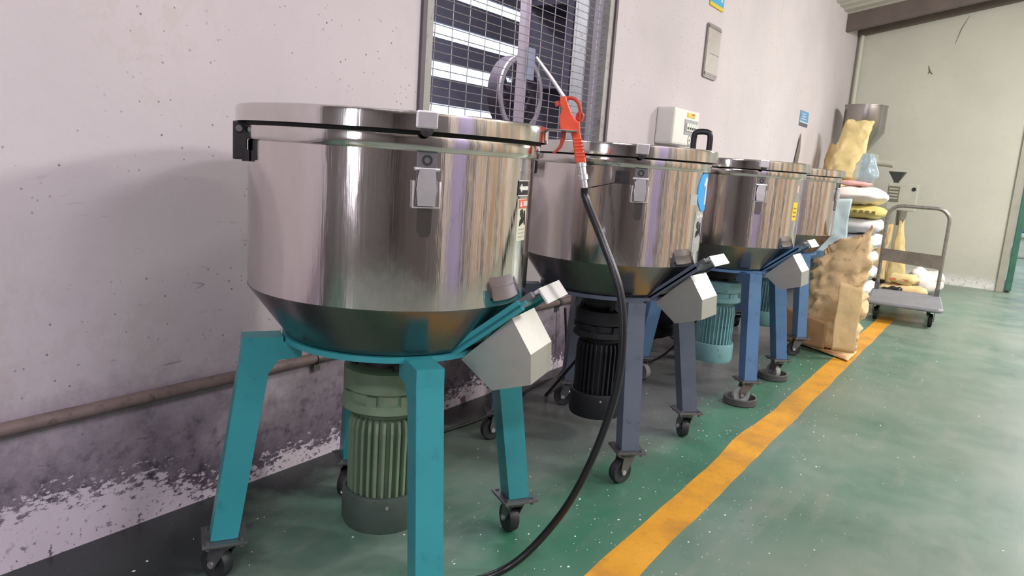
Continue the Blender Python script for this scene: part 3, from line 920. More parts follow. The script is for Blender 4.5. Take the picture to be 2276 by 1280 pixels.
# warning stickers on the first mixer
st = arc_patch(RB, -6.5, 3.5, 0.928, 0.962).build('direction_sticker', 'sticker_black', t1)
MB().add([], []).prism([(0, 0)] * 3, 0, 0) if False else None
wrap_poly(RB + 0.0012, -1.5, 0.945, [(-0.024, 0.0), (-0.013, 0.009), (-0.013, 0.004), (0.022, 0.004), (0.022, -0.004), (-0.013, -0.004), (-0.013, -0.009)]).build('arrow', 'sticker_white', st)
for z in (0.9285, 0.9600):
    arc_patch(RB + 0.001, -6.5, 3.5, z, z + 0.0016).build('border', 'sticker_white', st)
def warning_sticker(t, R, a0, a1, z0, z1, head_mat, body_mat):
    s_ = arc_patch(R, a0, a1, z0, z1).build('warning_sticker', body_mat, t)
    hz = z1 - (z1 - z0) * 0.22
    arc_patch(R + 0.001, a0 + 0.4, a1 - 0.4, hz, z1 - 0.001).build('header', head_mat, s_)
    ac = (a0 + a1) / 2
    hw = radians(a1 - a0) * R / 2
    zc = (hz + z1) / 2
    wrap_poly(R + 0.0022, ac, zc, [(-hw * 0.78, -0.006), (-hw * 0.4, -0.006), (-hw * 0.59, 0.006)]).build('warning_triangle', 'sticker_white', s_)
    for u in (-0.1, 0.25, 0.6):
        wrap_poly(R + 0.0022, ac, zc, [(hw * u, -0.005), (hw * (u + 0.22), -0.005), (hw * (u + 0.22), 0.005), (hw * u, 0.005)]).build('heading_mark', 'sticker_white', s_)
    # pictogram: hand drawn into a rotor
    zp = z0 + (z1 - z0) * 0.56
    h = (z1 - z0) * 0.2
    wrap_poly(R + 0.0012, ac, zp, [(-hw * .5, h * .9), (-hw * .1, h), (hw * .2, h * .3), (hw * .1, -h * .2), (-hw * .3, 0), (-hw * .55, h * .4)]).build('hand_mark', 'sticker_black', s_)
    for k in range(4):
        wrap_poly(R + 0.0012, ac, zp, [(-hw * .5 + k * hw * .22, -h * .25 + k * h * .1), (-hw * .38 + k * hw * .22, -h * .2 + k * h * .1), (-hw * .5 + k * hw * .24, -h + k * h * .12), (-hw * .6 + k * hw * .24, -h + k * h * .12)]).build('finger_mark', 'sticker_black', s_)
    wrap_poly(R + 0.0012, ac, zp, [(hw * .35, h * .8), (hw * .5, h * .8), (hw * .72, -h * .9), (hw * .56, -h * .9)]).build('blade_mark', 'sticker_black', s_)
    for k in range(3):
        arc_patch(R + 0.001, a0 + 1.4, a1 - 1.8, z0 + 0.008 + k * 0.008, z0 + 0.0105 + k * 0.008).build('text_line', 'sticker_grey', s_)
warning_sticker(t1, RB, -5.5, 3.0, 0.832, 0.922, 'sticker_red', 'sticker_cream')
warning_sticker(t2, 0.312, -4, 9, 0.745, 0.878, 'sticker_grey', 'sticker_grey')
# number 1 disc
R2 = 0.312
disc = wrap_poly(R2, 8.5, 0.946, [(0.069 * cos(a), 0.069 * sin(a)) for a in [i * 2 * pi / 40 for i in range(40)]], 0.002).build('number_disc', 'sticker_blue', t2)
wrap_poly(R2 + 0.0022, 9.0, 0.946, [(-0.026, 0.020), (-0.006, 0.045), (0.012, 0.045), (0.012, -0.045), (-0.004, -0.045), (-0.004, 0.024), (-0.02, 0.010)]).build('number_one', 'sticker_white', disc)
arc_patch(R2, -12, -4, 0.90, 0.935).build('paper_patch', 'sticker_grey', t2)
# bracket plate and dangling wire beside the latch on the second mixer
PM2 = Matrix.Rotation(radians(-58), 4, 'Z')
pl = MB().box((R2 - 0.002, -0.032, 0.955), (R2 + 0.004, 0.012, 0.996), PM2, 0.001).build('latch_plate', 'dark_metal', t2)
for y, z in ((-0.022, 0.985), (-0.022, 0.965)):
    MB().cyl(PM2 @ Vector((R2 + 0.003, y, z)), PM2 @ Vector((R2 + 0.0055, y, z)), 0.003, 8).build('hole', 'gasket', pl)
MB().tube(spline([PM2 @ Vector((R2 + 0.004, -0.03, 0.957)), PM2 @ Vector((R2 + 0.006, -0.06, 0.949)), PM2 @ Vector((R2 - 0.004, -0.11, 0.936))], 6), 0.0016, 6).build('loose_wire', 'dark_metal', t2)
# yellow tag and red mark on the third mixer
yt = arc_patch(0.315, -12, -3, 0.825, 0.905).build('yellow_tag', 'sticker_yellow', t3)
for k in range(3):
    arc_patch(0.316, -10.5, -5, 0.84 + 0.018 * k, 0.846 + 0.018 * k).build('text_line', 'print_dark', yt)
arc_patch(0.315, -8, -5, 0.95, 0.98).build('red_mark', 'pink_cloth', t3)

# round pads under two casters of the third mixer
def foot_world(c, rot, k, r=0.366):
    a = radians(rot - 45 + 90 * k)
    return c[0] + r * cos(a), c[1] + r * sin(a)
for k, lab in ((0, 'round grey pad under the caster of the blue leg next to the slate legged mixer'), (1, 'round grey pad under the caster below the chute of the blue legged mixer')):
    fx, fy = foot_world((3.47, 1.125), -90, k)
    sw = radians((130, 60, 30, 250)[k])
    tag(MB().lathe([(0.0, 0.0), (0.070, 0.0), (0.074, 0.006), (0.072, 0.030), (0.066, 0.033), (0.062, 0.028), (0.060, 0.0015), (0.0, 0.0012)], 36).build('caster_pad', 'pad_grey', None, (fx + 0.022 * cos(sw), fy + 0.022 * sin(sw), 0)),
        lab, 'pad', 'pads under casters')

# ------------------------------------------------------------------ air gun and hose
# gun frame: plane standing upright across the line of sight; u to the right, v up, metres
gb = Vector((1.450, 0.862, 1.075))
ud = Vector((sin(radians(30.5)), -cos(radians(30.5)), 0))
nd = Vector((-cos(radians(30.5)), -sin(radians(30.5)), 0))
GMx = Matrix((( ud.x, 0, nd.x, gb.x), (ud.y, 0, nd.y, gb.y), (ud.z, 1, nd.z, gb.z), (0, 0, 0, 1)))
gt = thing('air_blow_gun', 'orange air blow gun hooked on the lid tab of the teal mixer', 'air gun')
SC = 1 / 1006 * 220 / 940      # crop pixels to metres at the gun's distance
def gp(x, y):
    return ((x - 650) * SC, (405 - y) * SC)
def gprism(name, pts, th, mat, off=0.0, bev=0.003):
    bm = bmesh.new()
    n = len(pts)
    a = [bm.verts.new((p[0], p[1], off - th)) for p in pts]
    b = [bm.verts.new((p[0], p[1], off + th)) for p in pts]
    bm.faces.new(a[::-1])
    bm.faces.new(b)
    for i in range(n):
        bm.faces.new((a[i], a[(i + 1) % n], b[(i + 1) % n], b[i]))
    es = [e for e in bm.edges if abs(e.verts[0].co.z - e.verts[1].co.z) < 1e-6]
    bmesh.ops.recalc_face_normals(bm, faces=bm.faces)
    if bev:
        bmesh.ops.bevel(bm, geom=es, offset=bev, segments=3, affect='EDGES', profile=0.5)
    bm.verts.index_update()
    m = MB().add([v.co.copy() for v in bm.verts], [[v.index for v in f.verts] for f in bm.faces], False, GMx)
    bm.free()
    return m.build(name, mat, gt)
gprism('body', [gp(*p) for p in ((565, 85), (620, 70), (650, 150), (690, 235), (735, 290), (775, 310), (785, 400), (810, 500), (845, 610), (868, 690), (765, 705), (740, 590), (715, 470), (695, 415), (640, 412), (590, 390), (575, 330), (572, 270), (590, 205), (562, 150))], 0.0115, 'gun_orange', 0, 0.004)
m = MB()
m.tube([GMx @ Vector((*gp(*p), 0)) for p in spline([(620, 85), (690, 90), (745, 130), (768, 200), (770, 270)], 5) for p in [(p[0], p[1])]] if False else
       [GMx @ Vector((*gp(p[0], p[1]), 0)) for p in spline([(622, 90, 0), (690, 88, 0), (745, 130, 0), (768, 200, 0), (765, 290, 0)], 6)], 0.0042, 8)
m.build('hanger_loop', 'gun_dark', gt)
m = MB()
m.tube([GMx @ Vector((*gp(770 + 30 * cos(a), 258 + 44 * sin(a)), 0)) for a in [i * 2 * pi / 20 for i in range(20)]], 0.0028, 8, None, True)
m.build('hanger_ring', 'gun_dark', gt)
gprism('trigger', [gp(*p) for p in ((600, 405), (648, 410), (645, 480), (620, 560), (580, 605), (545, 628), (528, 612), (560, 588), (592, 540), (602, 470))], 0.006, 'gun_dark', 0, 0.002)
gprism('flow_knob', [gp(*p) for p in ((515, 130), (560, 120), (572, 165), (525, 180))], 0.007, 'gun_dark', 0, 0.002)
for y in range(6):
    x0 = 722 + y * 8.5
    gprism('grip_rib', [gp(x0 - 3, 470 + y * 32), (gp(x0 + 88 + y * 1.5, 462 + y * 32)), gp(x0 + 90 + y * 1.5, 474 + y * 32), gp(x0 - 1, 482 + y * 32)], 0.0132, 'gun_orange', 0, 0.001)
# nozzle leaning back over the lid
n0 = GMx @ Vector((*gp(610, 95), 0))
n1 = GMx @ Vector((*gp(470, -85), 0.0))
n2 = GMx @ Vector((*gp(305, -275), 0.0))
MB().tube([n0, n1, n2], [0.0048, 0.0040, 0.0034], 12).build('nozzle', 'bright_metal', gt)
f0 = GMx @ Vector((*gp(815, 690), 0))
f1 = GMx @ Vector((*gp(850, 840), 0))
f2 = GMx @ Vector((*gp(880, 960), 0))
dr = (f2 - f0).normalized()
ft = MB().tube([f0, f0 + dr * 0.010, f0 + dr * 0.011, f0 + dr * 0.028, f0 + dr * 0.029, f0 + dr * 0.040, f0 + dr * 0.041, f0 + dr * 0.062], [0.012, 0.012, 0.0095, 0.0095, 0.0115, 0.0115, 0.008, 0.0075], 14).build('hose_coupling', 'bright_metal', gt)
hs = f0 + dr * 0.058
hp = [hs, hs + dr * 0.03, (1.470, 0.752, 0.83), (1.468, 0.700, 0.73), (1.462, 0.678, 0.62), (1.455, 0.680, 0.50), (1.448, 0.710, 0.36), (1.440, 0.760, 0.22), (1.425, 0.815, 0.115),
      (1.39, 0.865, 0.04), (1.33, 0.905, 0.0095), (1.22, 0.95, 0.0095), (1.02, 0.98, 0.0095), (0.7, 0.95, 0.0095), (0.2, 0.85, 0.0095), (-0.8, 0.7, 0.0095)]
tag(MB().tube(spline(hp, 10), 0.0092, 12).build('air_hose', 'hose_rubber'), 'black rubber air hose hanging from the orange gun to the floor', 'hose')

# ------------------------------------------------------------------ sacks, bags, sheets
def pillow(name, mat, size, loc, rz=0.0, seed=0, lump=0.12, px=3.0, pz=2.2, parent=None, tilt=0.0, ny=14, nx=20, wr=0.03):
    """a filled sack: flattened superellipsoid with sagging lumps and creases, base on z=0"""
    L, W, H = size
    m = MB()
    rows = []
    nu, nv = 40, 22
    for j in range(nv + 1):
        ph = -pi / 2 + pi * j / nv
        for i in range(nu):
            th = 2 * pi * i / nu
            def sp(v, e):
                return math.copysign(abs(v) ** e, v)
            cx_ = sp(cos(th), 2 / px) * sp(cos(ph), 2 / (px + 1))
            cy_ = sp(sin(th), 2 / px) * sp(cos(ph), 2 / (px + 1))
            cz_ = sp(sin(ph), 2 / pz)
            edge = 1 - 0.35 * max(abs(cx_), abs(cy_)) ** 6
            p = Vector((cx_ * L / 2, cy_ * W / 2, cz_ * H / 2 * edge))
            q = Vector((p.x * 6 + seed * 7.1, p.y * 6, p.z * 6 + seed * 3.3))
            d1 = fbm(q, 3) * lump * min(H, W)
            q2 = Vector((p.x * 14 + seed, p.y * 14 + seed * 2, p.z * 22))
            d2 = -abs(fbm(q2, 3)) * wr
            nrm = Vector((cx_ / L, cy_ / W, cz_ / H)).normalized()
            p += nrm * (d1 + d2)
            m.v.append(p)
    for j in range(nv):
        for i in range(nu):
            a, b = j * nu + i, j * nu + (i + 1) % nu
            m.f.append((a, b, b + nu, a + nu))
            m.sm.append(True)
    zmin = min(v.z for v in m.v)
    for v in m.v:
        v.z -= zmin
        if v.z < H * 0.08:
            v.z *= 0.25
    o = m.build(name, mat, parent, loc, sharp=False)
    o.rotation_euler = (0, tilt, rz)
    return o

# stack of filled white sacks
gsack = 'sacks stacked by the far wall'
stk = [((0.52, 0.42, 0.17), 0.02, 'sack_white', 'white woven sack at the foot of the stack'),
       ((0.54, 0.43, 0.16), 0.17, 'sack_white', 'white woven sack second from the foot of the stack'),
       ((0.52, 0.42, 0.15), 0.31, 'sack_white', 'white woven sack third from the foot of the stack'),
       ((0.54, 0.42, 0.15), 0.44, 'sack_white', 'white woven sack fourth in the stack just above the bulging kraft sack'),
       ((0.52, 0.43, 0.14), 0.57, 'sack_white', 'white woven sack lying under the yellow printed sack')]
def top(o):
    return o.location.z + max(v.co.z for v in o.data.vertices)
zs = 0.0
for k, (sz, z, mt, lb) in enumerate(stk):
    o = tag(pillow('filled_sack', mt, (sz[0], sz[1], 0.135), (7.32 + 0.02 * (k % 2), 1.165 + 0.015 * ((k * 7) % 3 - 1), zs), radians(4 * ((k * 5) % 3 - 1)), k + 1, 0.10, 4.5, 3.0, wr=0.014), lb, 'sack', gsack)
    zs = top(o) - 0.003
ys = tag(pillow('filled_sack', 'sack_yellow', (0.5, 0.44, 0.11), (7.30, 1.155, zs), 0, 9, 0.06, 4.0, 3.0, wr=0.008), 'yellow printed sack lying under the cream sack', 'sack', gsack)
for k in range(7):
    y = -0.16 + k * 0.05
    MB().box((-0.258, y, 0.045), (-0.244, y + 0.028, 0.072)).build('print_mark', 'print_dark', ys)
print('STACK', zs, top(ys))
cr_ = tag(pillow('filled_sack', 'sack_cream', (0.56, 0.48, 0.15), (7.30, 1.185, top(ys) - 0.002), 0.05, 12, 0.12, 3.0, 2.0, wr=0.012), 'cream filled sack topmost of the sack stack', 'sack', gsack)
pk_ = tag(pillow('folded_cloth', 'pink_cloth', (0.26, 0.30, 0.05), (7.24, 1.22, top(cr_) - 0.012), 0.1, 5, 0.2, 2.6, 2.0, wr=0.012), 'pink folded cloth bag under the clear film bag', 'cloth')
# clear film bag gathered at the top
def gathered_bag(name, mat, loc, r, h, seed, rz=0, sx=1.0, sy=1.0, neck=0.25):
    m = MB()
    nu, nv = 36, 22
    for j in range(nv + 1):
        t_ = j / nv
        rr = r * (1.0 - (1 - neck) * t_ ** 1.7) * (0.6 + 0.4 * min(1, t_ * 6))
        for i in range(nu):
            a = 2 * pi * i / nu
            k = 1 + 0.12 * t_ * sin(a * 7 + seed) + 0.16 * fbm((cos(a) * 2 + seed, sin(a) * 2, t_ * 4), 3)
            m.v.append(Vector((rr * k * cos(a) * sx, rr * k * sin(a) * sy, t_ * h)))
    for j in range(nv):
        for i in range(nu):
            a, b = j * nu + i, j * nu + (i + 1) % nu
            m.f.append((a, b, b + nu, a + nu))
            m.sm.append(True)
    m.f.append(list(range(nu))[::-1])
    m.sm.append(False)
    m.f.append([nv * nu + i for i in range(nu)])
    m.sm.append(False)
    o = m.build(name, mat, None, loc, sharp=False)
    o.rotation_euler.z = rz
    return o
tag(gathered_bag('film_bag', 'clear_film', (7.26, 1.15, top(pk_) - 0.006), 0.11, 0.25, 2, neck=0.35), 'clear bluish plastic film bag sitting on the pink cloth', 'bag')

def sheet(name, mat, fn, nu, nv, th=0.004, label=None, cat=None, uv_noise=0.0, seed=0):
    """crumpled sheet: fn(u, v) -> point, solid thickness from a modifier"""
    m = MB()
    for j in range(nv + 1):
        for i in range(nu + 1):
            p = Vector(fn(i / nu, j / nv))
            if uv_noise:
                q = p * 9 + Vector((seed, seed * 2, 0))
                p += Vector((fbm(q, 4), fbm(q + Vector((31, 0, 0)), 4), 0.5 * fbm(q + Vector((0, 47, 0)), 4))) * uv_noise
            p.z = max(p.z, 0.002)
            m.v.append(p)
    for j in range(nv):
        for i in range(nu):
            a = j * (nu + 1) + i
            m.f.append((a, a + 1, a + nu + 2, a + nu + 1))
            m.sm.append(True)
    o = m.build(name, mat, None, None, sharp=False)
    md = o.modifiers.new('thickness', 'SOLIDIFY')
    md.thickness = th
    if label:
        tag(o, label, cat)
    return o

sheet('plastic_sheet', 'film_blue', lambda u, v: (7.0 - 0.02 * sin(v * 3) - (0.0 if v > 0.1 else 0.0), 1.42 - 0.235 * u, 0.86 - 0.66 * v + 0.02 * u), 14, 22, 0.003, 'pale blue plastic sheet hanging over the front of the sack stack', 'plastic sheet', 0.012, 4)

# kraft sack in front of the last mixer, mouth crumpled over
def kraft_upright(name, mat, loc, w_, d_, h, seed, label, lean=(0, 0), crump=0.05, rz=0.0, bulge=0.25, fold=0.0):
    m = MB()
    nu, nv = 64, 44
    for j in range(nv + 1):
        t_ = j / nv
        bw = 1 + bulge * sin(pi * min(1, t_ * 1.1)) - 0.12 * t_
        bd = 1 + bulge * 1.4 * sin(pi * min(1, t_ * 1.05)) - 0.62 * t_ ** 2
        for i in range(nu):
            a = 2 * pi * i / nu
            e = 0.55
            x = math.copysign(abs(cos(a)) ** e, cos(a)) * d_ / 2 * bd
            y = math.copysign(abs(sin(a)) ** e, sin(a)) * w_ / 2 * bw
            z = t_ * h
            q = Vector((x * 5 + seed, y * 5, z * 7))
            # creases run across the sack
            cr = fbm(Vector((x * 5 + seed, y * 6 + z * 3, z * 8 - y * 3)), 4) * crump + -abs(fbm(Vector((x * 9 + seed, y * 10 + 5 + z * 6, z * 11)), 4)) * crump * 0.9
            k = 1 + cr / max(w_, d_) * 3
            x = x * k + lean[0] * t_ ** 1.5 * h + fbm(q, 3) * crump * 0.7
            y = y * k + lean[1] * t_ ** 1.5 * h + fbm(q + Vector((17, 0, 0)), 3) * crump * 0.5
            z += fold * sin(a) * t_ ** 3 + (fbm(Vector((a * 2, seed, 0)), 2) * 0.02 * t_)
            m.v.append(Vector((x, y, max(z, 0.0))))
    for j in range(nv):
        for i in range(nu):
            a, b = j * nu + i, j * nu + (i + 1) % nu
            m.f.append((a, b, b + nu, a + nu))
            m.sm.append(True)
    m.f.append(list(range(nu))[::-1])
    m.sm.append(False)
    # inner mouth
    base = len(m.v)
    for i in range(nu):
        p = m.v[nv * nu + i]
        c = Vector((lean[0] * h, lean[1] * h, 0))
        m.v.append(Vector((p.x * 0.5 + c.x * 0.5, p.y * 0.8 + c.y * 0.2, p.z - 0.07)))
    for i in range(nu):
        j = (i + 1) % nu
        m.f.append((nv * nu + i, nv * nu + j, base + j, base + i))
        m.sm.append(True)
    m.f.append([base + i for i in range(nu)])
    m.sm.append(False)
    o = m.build(name, mat, None, loc, sharp=False)
    o.rotation_euler.z = rz
    return tag(o, label, 'sack')
kraft_upright('kraft_sack', 'kraft_worn', (4.675, 0.806, 0.028), 0.30, 0.16, 0.66, 3, 'big crumpled brown kraft sack standing open on the floor past the blue legs', (0.0, -0.02), 0.034, 0.05, 0.17, -0.09)
# torn face of the sack spread towards the line
sheet('kraft_wrapper', 'kraft', lambda u, v: (4.515 - 0.03 * v + 0.02 * u, 0.765 - 0.125 * u - 0.01 * v, 0.40 * (1 - v) + 0.045 - 0.03 * u * (1 - v)), 18, 18, 0.003, 'pale torn kraft paper leaning on the foot of the crumpled sack', 'paper', 0.006, 6)
# flat kraft sack on the floor with a red stripe
cs = [(4.44, 0.65), (4.78, 1.13), (4.90, 1.16), (4.72, 0.65)]
def quad(u, v):
    a = Vector((*cs[0], 0)).lerp(Vector((*cs[1], 0)), u)
    b = Vector((*cs[3], 0)).lerp(Vector((*cs[2], 0)), u)
    return a.lerp(b, v)
def lift(u, v):
    return 0.013 + 0.006 * sin(u * 9) * sin(v * 4)
fk = sheet('flat_kraft_sack', 'kraft', lambda u, v: quad(u, v) + Vector((0, 0, lift(u, v))), 26, 12, 0.005, 'empty kraft sack with a red stripe lying flat on the floor', 'sack', 0.003, 8)
m = MB()
for i in range(26):
    u = 0.04 + i / 25 * 0.92
    for v in (0.05, 0.10):
        m.v.append(quad(u, v) + Vector((0, 0, lift(u, v) + 0.007)))
for i in range(25):
    m.f.append((2 * i, 2 * i + 1, 2 * i + 3, 2 * i + 2))
    m.sm.append(True)
m.build('red_stripe', 'print_red', fk)
sheet('cardboard_flap', 'kraft_dark', lambda u, v: (4.512 + 0.03 * (1 - u), 1.05 - 0.25 * u, 0.035 + 0.21 * v - 0.05 * u * v), 16, 10, 0.006, 'dark brown cardboard flap propped against the crumpled kraft sack', 'cardboard', 0.003, 3)
# blue cloth peeping out by the trolley
tag(pillow('cloth_bundle', 'blue_cloth', (0.22, 0.20, 0.10), (6.55, 0.985, 0.0), 0.4, 4, 0.25, 2.4, 2.0, wr=0.03), 'bundle of blue cloth on the floor beside the trolley', 'cloth')
tag(pillow('filled_sack', 'kraft_worn', (0.34, 0.30, 0.24), (6.1, 1.03, 0.0), 0.3, 14, 0.2, 2.6, 2.2, wr=0.03), 'bulging worn kraft sack lying behind the crumpled standing sack', 'sack')

# bag leaning on the steel hopper, standing on the stack
def leaning_bag(name, mat, c0, c1, wv, h0, h1, dep, seed, label, cr=0.03):
    """flat filled bag between a lower and an upper centre line"""
    a, b = Vector(c0), Vector(c1)
    wv = Vector(wv)
    ax = (b - a)
    nrm = ax.cross(wv).normalized()
    m = MB()
    nu, nv = 44, 30
    for j in range(nv + 1):
        t_ = j / nv
        for i in range(nu):
            an = 2 * pi * i / nu
            wd = h0 + (h1 - h0) * t_
            e = 0.7
            u = math.copysign(abs(cos(an)) ** e, cos(an)) * wd
            d_ = math.copysign(abs(sin(an)) ** e, sin(an)) * dep * (1 - 0.55 * t_)
            p = a + ax * t_ + wv * u + nrm * d_
            q = p * 5.5 + Vector((seed, 0, 0))
            p += nrm * (fbm(q, 4) * cr - abs(fbm(q * 2, 3)) * cr * 0.7) + wv * fbm(q + Vector((9, 9, 9)), 3) * cr * 0.6
            p.z += 0.03 * fbm(Vector((an * 1.5, seed, 0)), 2) * t_
            m.v.append(p)
    for j in range(nv):
        for i in range(nu):
            q0, q1 = j * nu + i, j * nu + (i + 1) % nu
            m.f.append((q0, q1, q1 + nu, q0 + nu))
            m.sm.append(True)
    m.f.append(list(range(nu))[::-1])
    m.f.append([nv * nu + i for i in range(nu)])
    m.sm += [False, False]
    return tag(m.build(name, mat, None, None, sharp=False), label, 'bag')
# wooden stand that carries the bags behind the last mixer
t = thing('bag_stand', 'low metal stand behind the last mixer carrying kraft bags', 'stand', (7.85, 1.50, 0))
for sx in (-0.2, 0.2):
    for sy in (-0.17, 0.17):
        MB().box((sx - 0.02, sy - 0.02, 0), (sx + 0.02, sy + 0.02, 0.87)).build('leg', 'mill_dark', t)
MB().box((-0.24, -0.2, 0.87), (0.24, 0.2, 0.90), None, 0.004).build('top', 'mill_grey', t)
tag(pillow('kraft_bag', 'kraft_light', (0.34, 0.36, 0.13), (7.78, 1.47, 0.90), 0.2, 21, 0.12, 2.8, 2.2, wr=0.025), 'plump yellow kraft bag lying under the upright kraft bag', 'bag')
leaning_bag('kraft_bag', 'kraft_light', (7.74, 1.45, 1.055), (7.88, 1.375, 1.62), (0.1, 1, 0), 0.15, 0.125, 0.075, 2, 'upright yellow kraft bag leaning against the steel hopper', 0.03)
leaning_bag('kraft_bag', 'kraft', (8.03, 1.63, 0.90), (8.06, 1.60, 1.40), (0.1, 1, 0), 0.09, 0.06, 0.045, 5, 'brown kraft bag slumped behind the upright bag near the wall', 0.02)
# pointed grey sheet metal scoop leaning on the wall
m = MB().prism([(0.0, 0.0), (0.13, 0.0), (0.21, 0.30), (0.17, 0.46)], -0.004, 0.004, 'y')
o = tag(m.build('metal_offcut', 'scoop_grey', None, (7.02, WY - 0.012, 0.98)), 'pointed grey sheet metal offcut leaning on the wall', 'metal sheet')
t = thing('wall_ledge', 'small grey shelf bracket on the wall under the metal offcut', 'shelf', (7.1, WY, 0.955))
MB().box((-0.12, -0.05, 0), (0.16, 0, 0.02)).build('ledge', 'scoop_grey', t)
MB().prism([(0, 0), (-0.05, 0), (0, -0.06)], -0.01, 0.01, 'x').build('bracket', 'dull_metal', t)

# ------------------------------------------------------------------ hopper machine
t = thing('hopper_loader', 'steel cylinder hopper with a cone foot on a grey machine column', 'hopper', (8.62, 1.457, 0))
MB().lathe([(0.200, 1.835), (0.207, 1.835), (0.207, 1.56), (0.05, 1.335), (0.05, 1.29), (0.044, 1.29), (0.044, 1.335), (0.200, 1.565), (0.200, 1.835)], 56).build('hopper', 'hopper_steel', t)
MB().lathe([(0.2, 1.828), (0.213, 1.828), (0.213, 1.838), (0.2, 1.838)], 56).build('rim', 'hopper_steel', t)
MB().box((-0.07, -0.07, 1.275), (0.07, 0.07, 1.30), None, 0.004).build('throat_flange', 'mill_dark', t)
MB().tube([(0, 0, 1.29), (0, -0.06, 1.27), (0, -0.12, 1.265)], [0.06, 0.055, 0.05], 18).build('feed_throat', 'mill_grey', t)
MB().cyl((0, -0.05, 1.265), (0, -0.34, 1.245), 0.036, 20).build('feed_screw', 'mill_grey', t)
MB().box((-0.06, -0.185, 0.02), (0.06, -0.07, 1.34), None, 0.012).build('column', 'mill_grey', t)
MB().box((-0.2, -0.2, 0), (0.2, 0.16, 0.05), None, 0.006).build('base', 'mill_dark', t)
# small mill with a dark funnel
t = thing('small_mill', 'grey bench mill with a dark funnel on a pedestal by the far wall', 'mill', (8.74, 0.985, 0))
MB().box((-0.15, -0.14, 0.77), (0.15, 0.145, 1.055), None, 0.012).build('housing', 'mill_grey', t)
MB().box((-0.156, 0.03, 0.86), (-0.148, 0.14, 1.02), None, 0.002).build('control_panel', 'mill_dark', t)
for k in range(4):
    MB().box((-0.160, 0.04, 0.985 - k * 0.032), (-0.154, 0.13, 0.998 - k * 0.032)).build('label_strip', 'mill_grey', t)
MB().lathe([(0, 0.006), (0.02, 0.006), (0.02, 0)], 14, Matrix.Translation((-0.15, -0.10, 1.0)) @ Matrix.Rotation(-pi / 2, 4, 'Y')).build('knob', 'black_plastic', t)
MB().lathe([(0.034, 1.05), (0.034, 1.07), (0.112, 1.172), (0.108, 1.172), (0.03, 1.07), (0.03, 1.05)], 4, Matrix.Translation((-0.02, 0.09, 0)) @ Matrix.Rotation(pi / 4, 4, 'Z'), smooth=False).build('funnel', 'funnel_grey', t)
MB().box((-0.05, -0.05, 0.05), (0.05, 0.04, 0.78), None, 0.006).build('pedestal', 'mill_grey', t)
MB().box((-0.16, -0.16, 0), (0.16, 0.16, 0.05), None, 0.008).build('base', 'mill_dark', t)
MB().tube([(-0.16, -0.02, 0.77), (-0.17, -0.02, 0.70), (-0.17, -0.02, 0.62)], [0.045, 0.035, 0.035], 14).build('outlet', 'mill_dark', t)
leaning_bag('kraft_bag', 'kraft_light', (8.42, 0.90, 0.02), (8.53, 0.945, 0.66), (0.15, 1, 0), 0.105, 0.022, 0.06, 8, 'yellow kraft bag tied under the outlet of the small mill', 0.015)
leaning_bag('kraft_bag', 'kraft', (8.42, 1.10, 0.05), (8.50, 1.06, 0.62), (0.15, 1, 0), 0.09, 0.05, 0.05, 11, 'brown kraft bag standing behind the trolley handle', 0.02)

# flattened packaging behind the trolley
def flat_sack(name, mat, loc, size, rz, seed, label, stripe=None):
    L, W, H = size
    o = pillow(name, mat, (L, W, H), loc, rz, seed, 0.3, 4.5, 2.0, wr=0.012)
    tag(o, label, 'sack', 'flattened sacks behind the trolley')
    if stripe:
        m = MB()
        for (y0, y1) in ((-0.30 * W, 0.02 * W), (0.1 * W, 0.34 * W)):
            m.box((-L * 0.512, y0, H * 0.40), (-L * 0.488, y1, H * 0.62))
        m.build('printed_stripe', stripe, o)
    return o
flat_sack('flat_sack', 'kraft', (7.62, 0.74, 0.0), (0.34, 0.40, 0.10), 0.05, 31, 'flattened kraft sack with orange print on the floor behind the trolley', 'print_red')
flat_sack('flat_sack', 'kraft_light', (7.64, 0.76, 0.126), (0.28, 0.26, 0.09), -0.1, 33, 'yellowish folded sack lying on the orange printed one', 'print_orange')
flat_sack('flat_sack', 'sack_cream', (8.12, 0.60, 0.0), (0.30, 0.30, 0.2), 0.2, 37, 'white crumpled sack lying behind the trolley by the far wall')
tag(pillow('rubbish_bag', 'black_bag', (0.18, 0.20, 0.15), (7.30, 0.80, 0.0), 0.1, 6, 0.3, 2.4, 2.0, wr=0.03), 'small black bag on the floor behind the trolley handle', 'bag')
tag(pillow('rubbish_bag', 'black_bag', (0.42, 0.34, 0.34), (3.95, 1.54, 0.0), 0.1, 16, 0.3, 2.4, 2.0, wr=0.05), 'large black rubbish bag against the wall behind the blue legged mixer', 'bag')

# ------------------------------------------------------------------ platform trolley
t = thing('platform_trolley', 'grey platform trolley with a tubular steel push handle', 'trolley', (6.434, 0.602, 0), radians(5.6))
MB().prism(round_rect(-0.412, 0.412, -0.243, 0.243, 0.03), 0.128, 0.152, 'z').build('deck', 'trolley_deck', t)
rim = MB()
rim.tube([Vector((x, y, 0.138)) for x, y in round_rect(-0.414, 0.414, -0.245, 0.245, 0.03)], 0.012, 8, None, True)
rim.build('bumper', 'trolley_deck', t)
hpts = [(0.37, 0.222, 0.15), (0.375, 0.224, 0.70)]
for k in range(7):
    a = radians(180 - 90 * k / 6)
    hpts.append((0.378, 0.124 - 0.1 * cos(a) * -1 * -1 if False else 0.124 + 0.1 * -cos(a), 0.76 + 0.1 * sin(a)))
for k in range(7):
    a = radians(90 - 90 * k / 6)
    hpts.append((0.378, -0.124 - 0.1 * cos(a), 0.76 + 0.1 * sin(a)))
hpts += [(0.375, -0.224, 0.70), (0.37, -0.222, 0.15)]
MB().tube(hpts, 0.0145, 12).build('handle', 'trolley_tube', t)
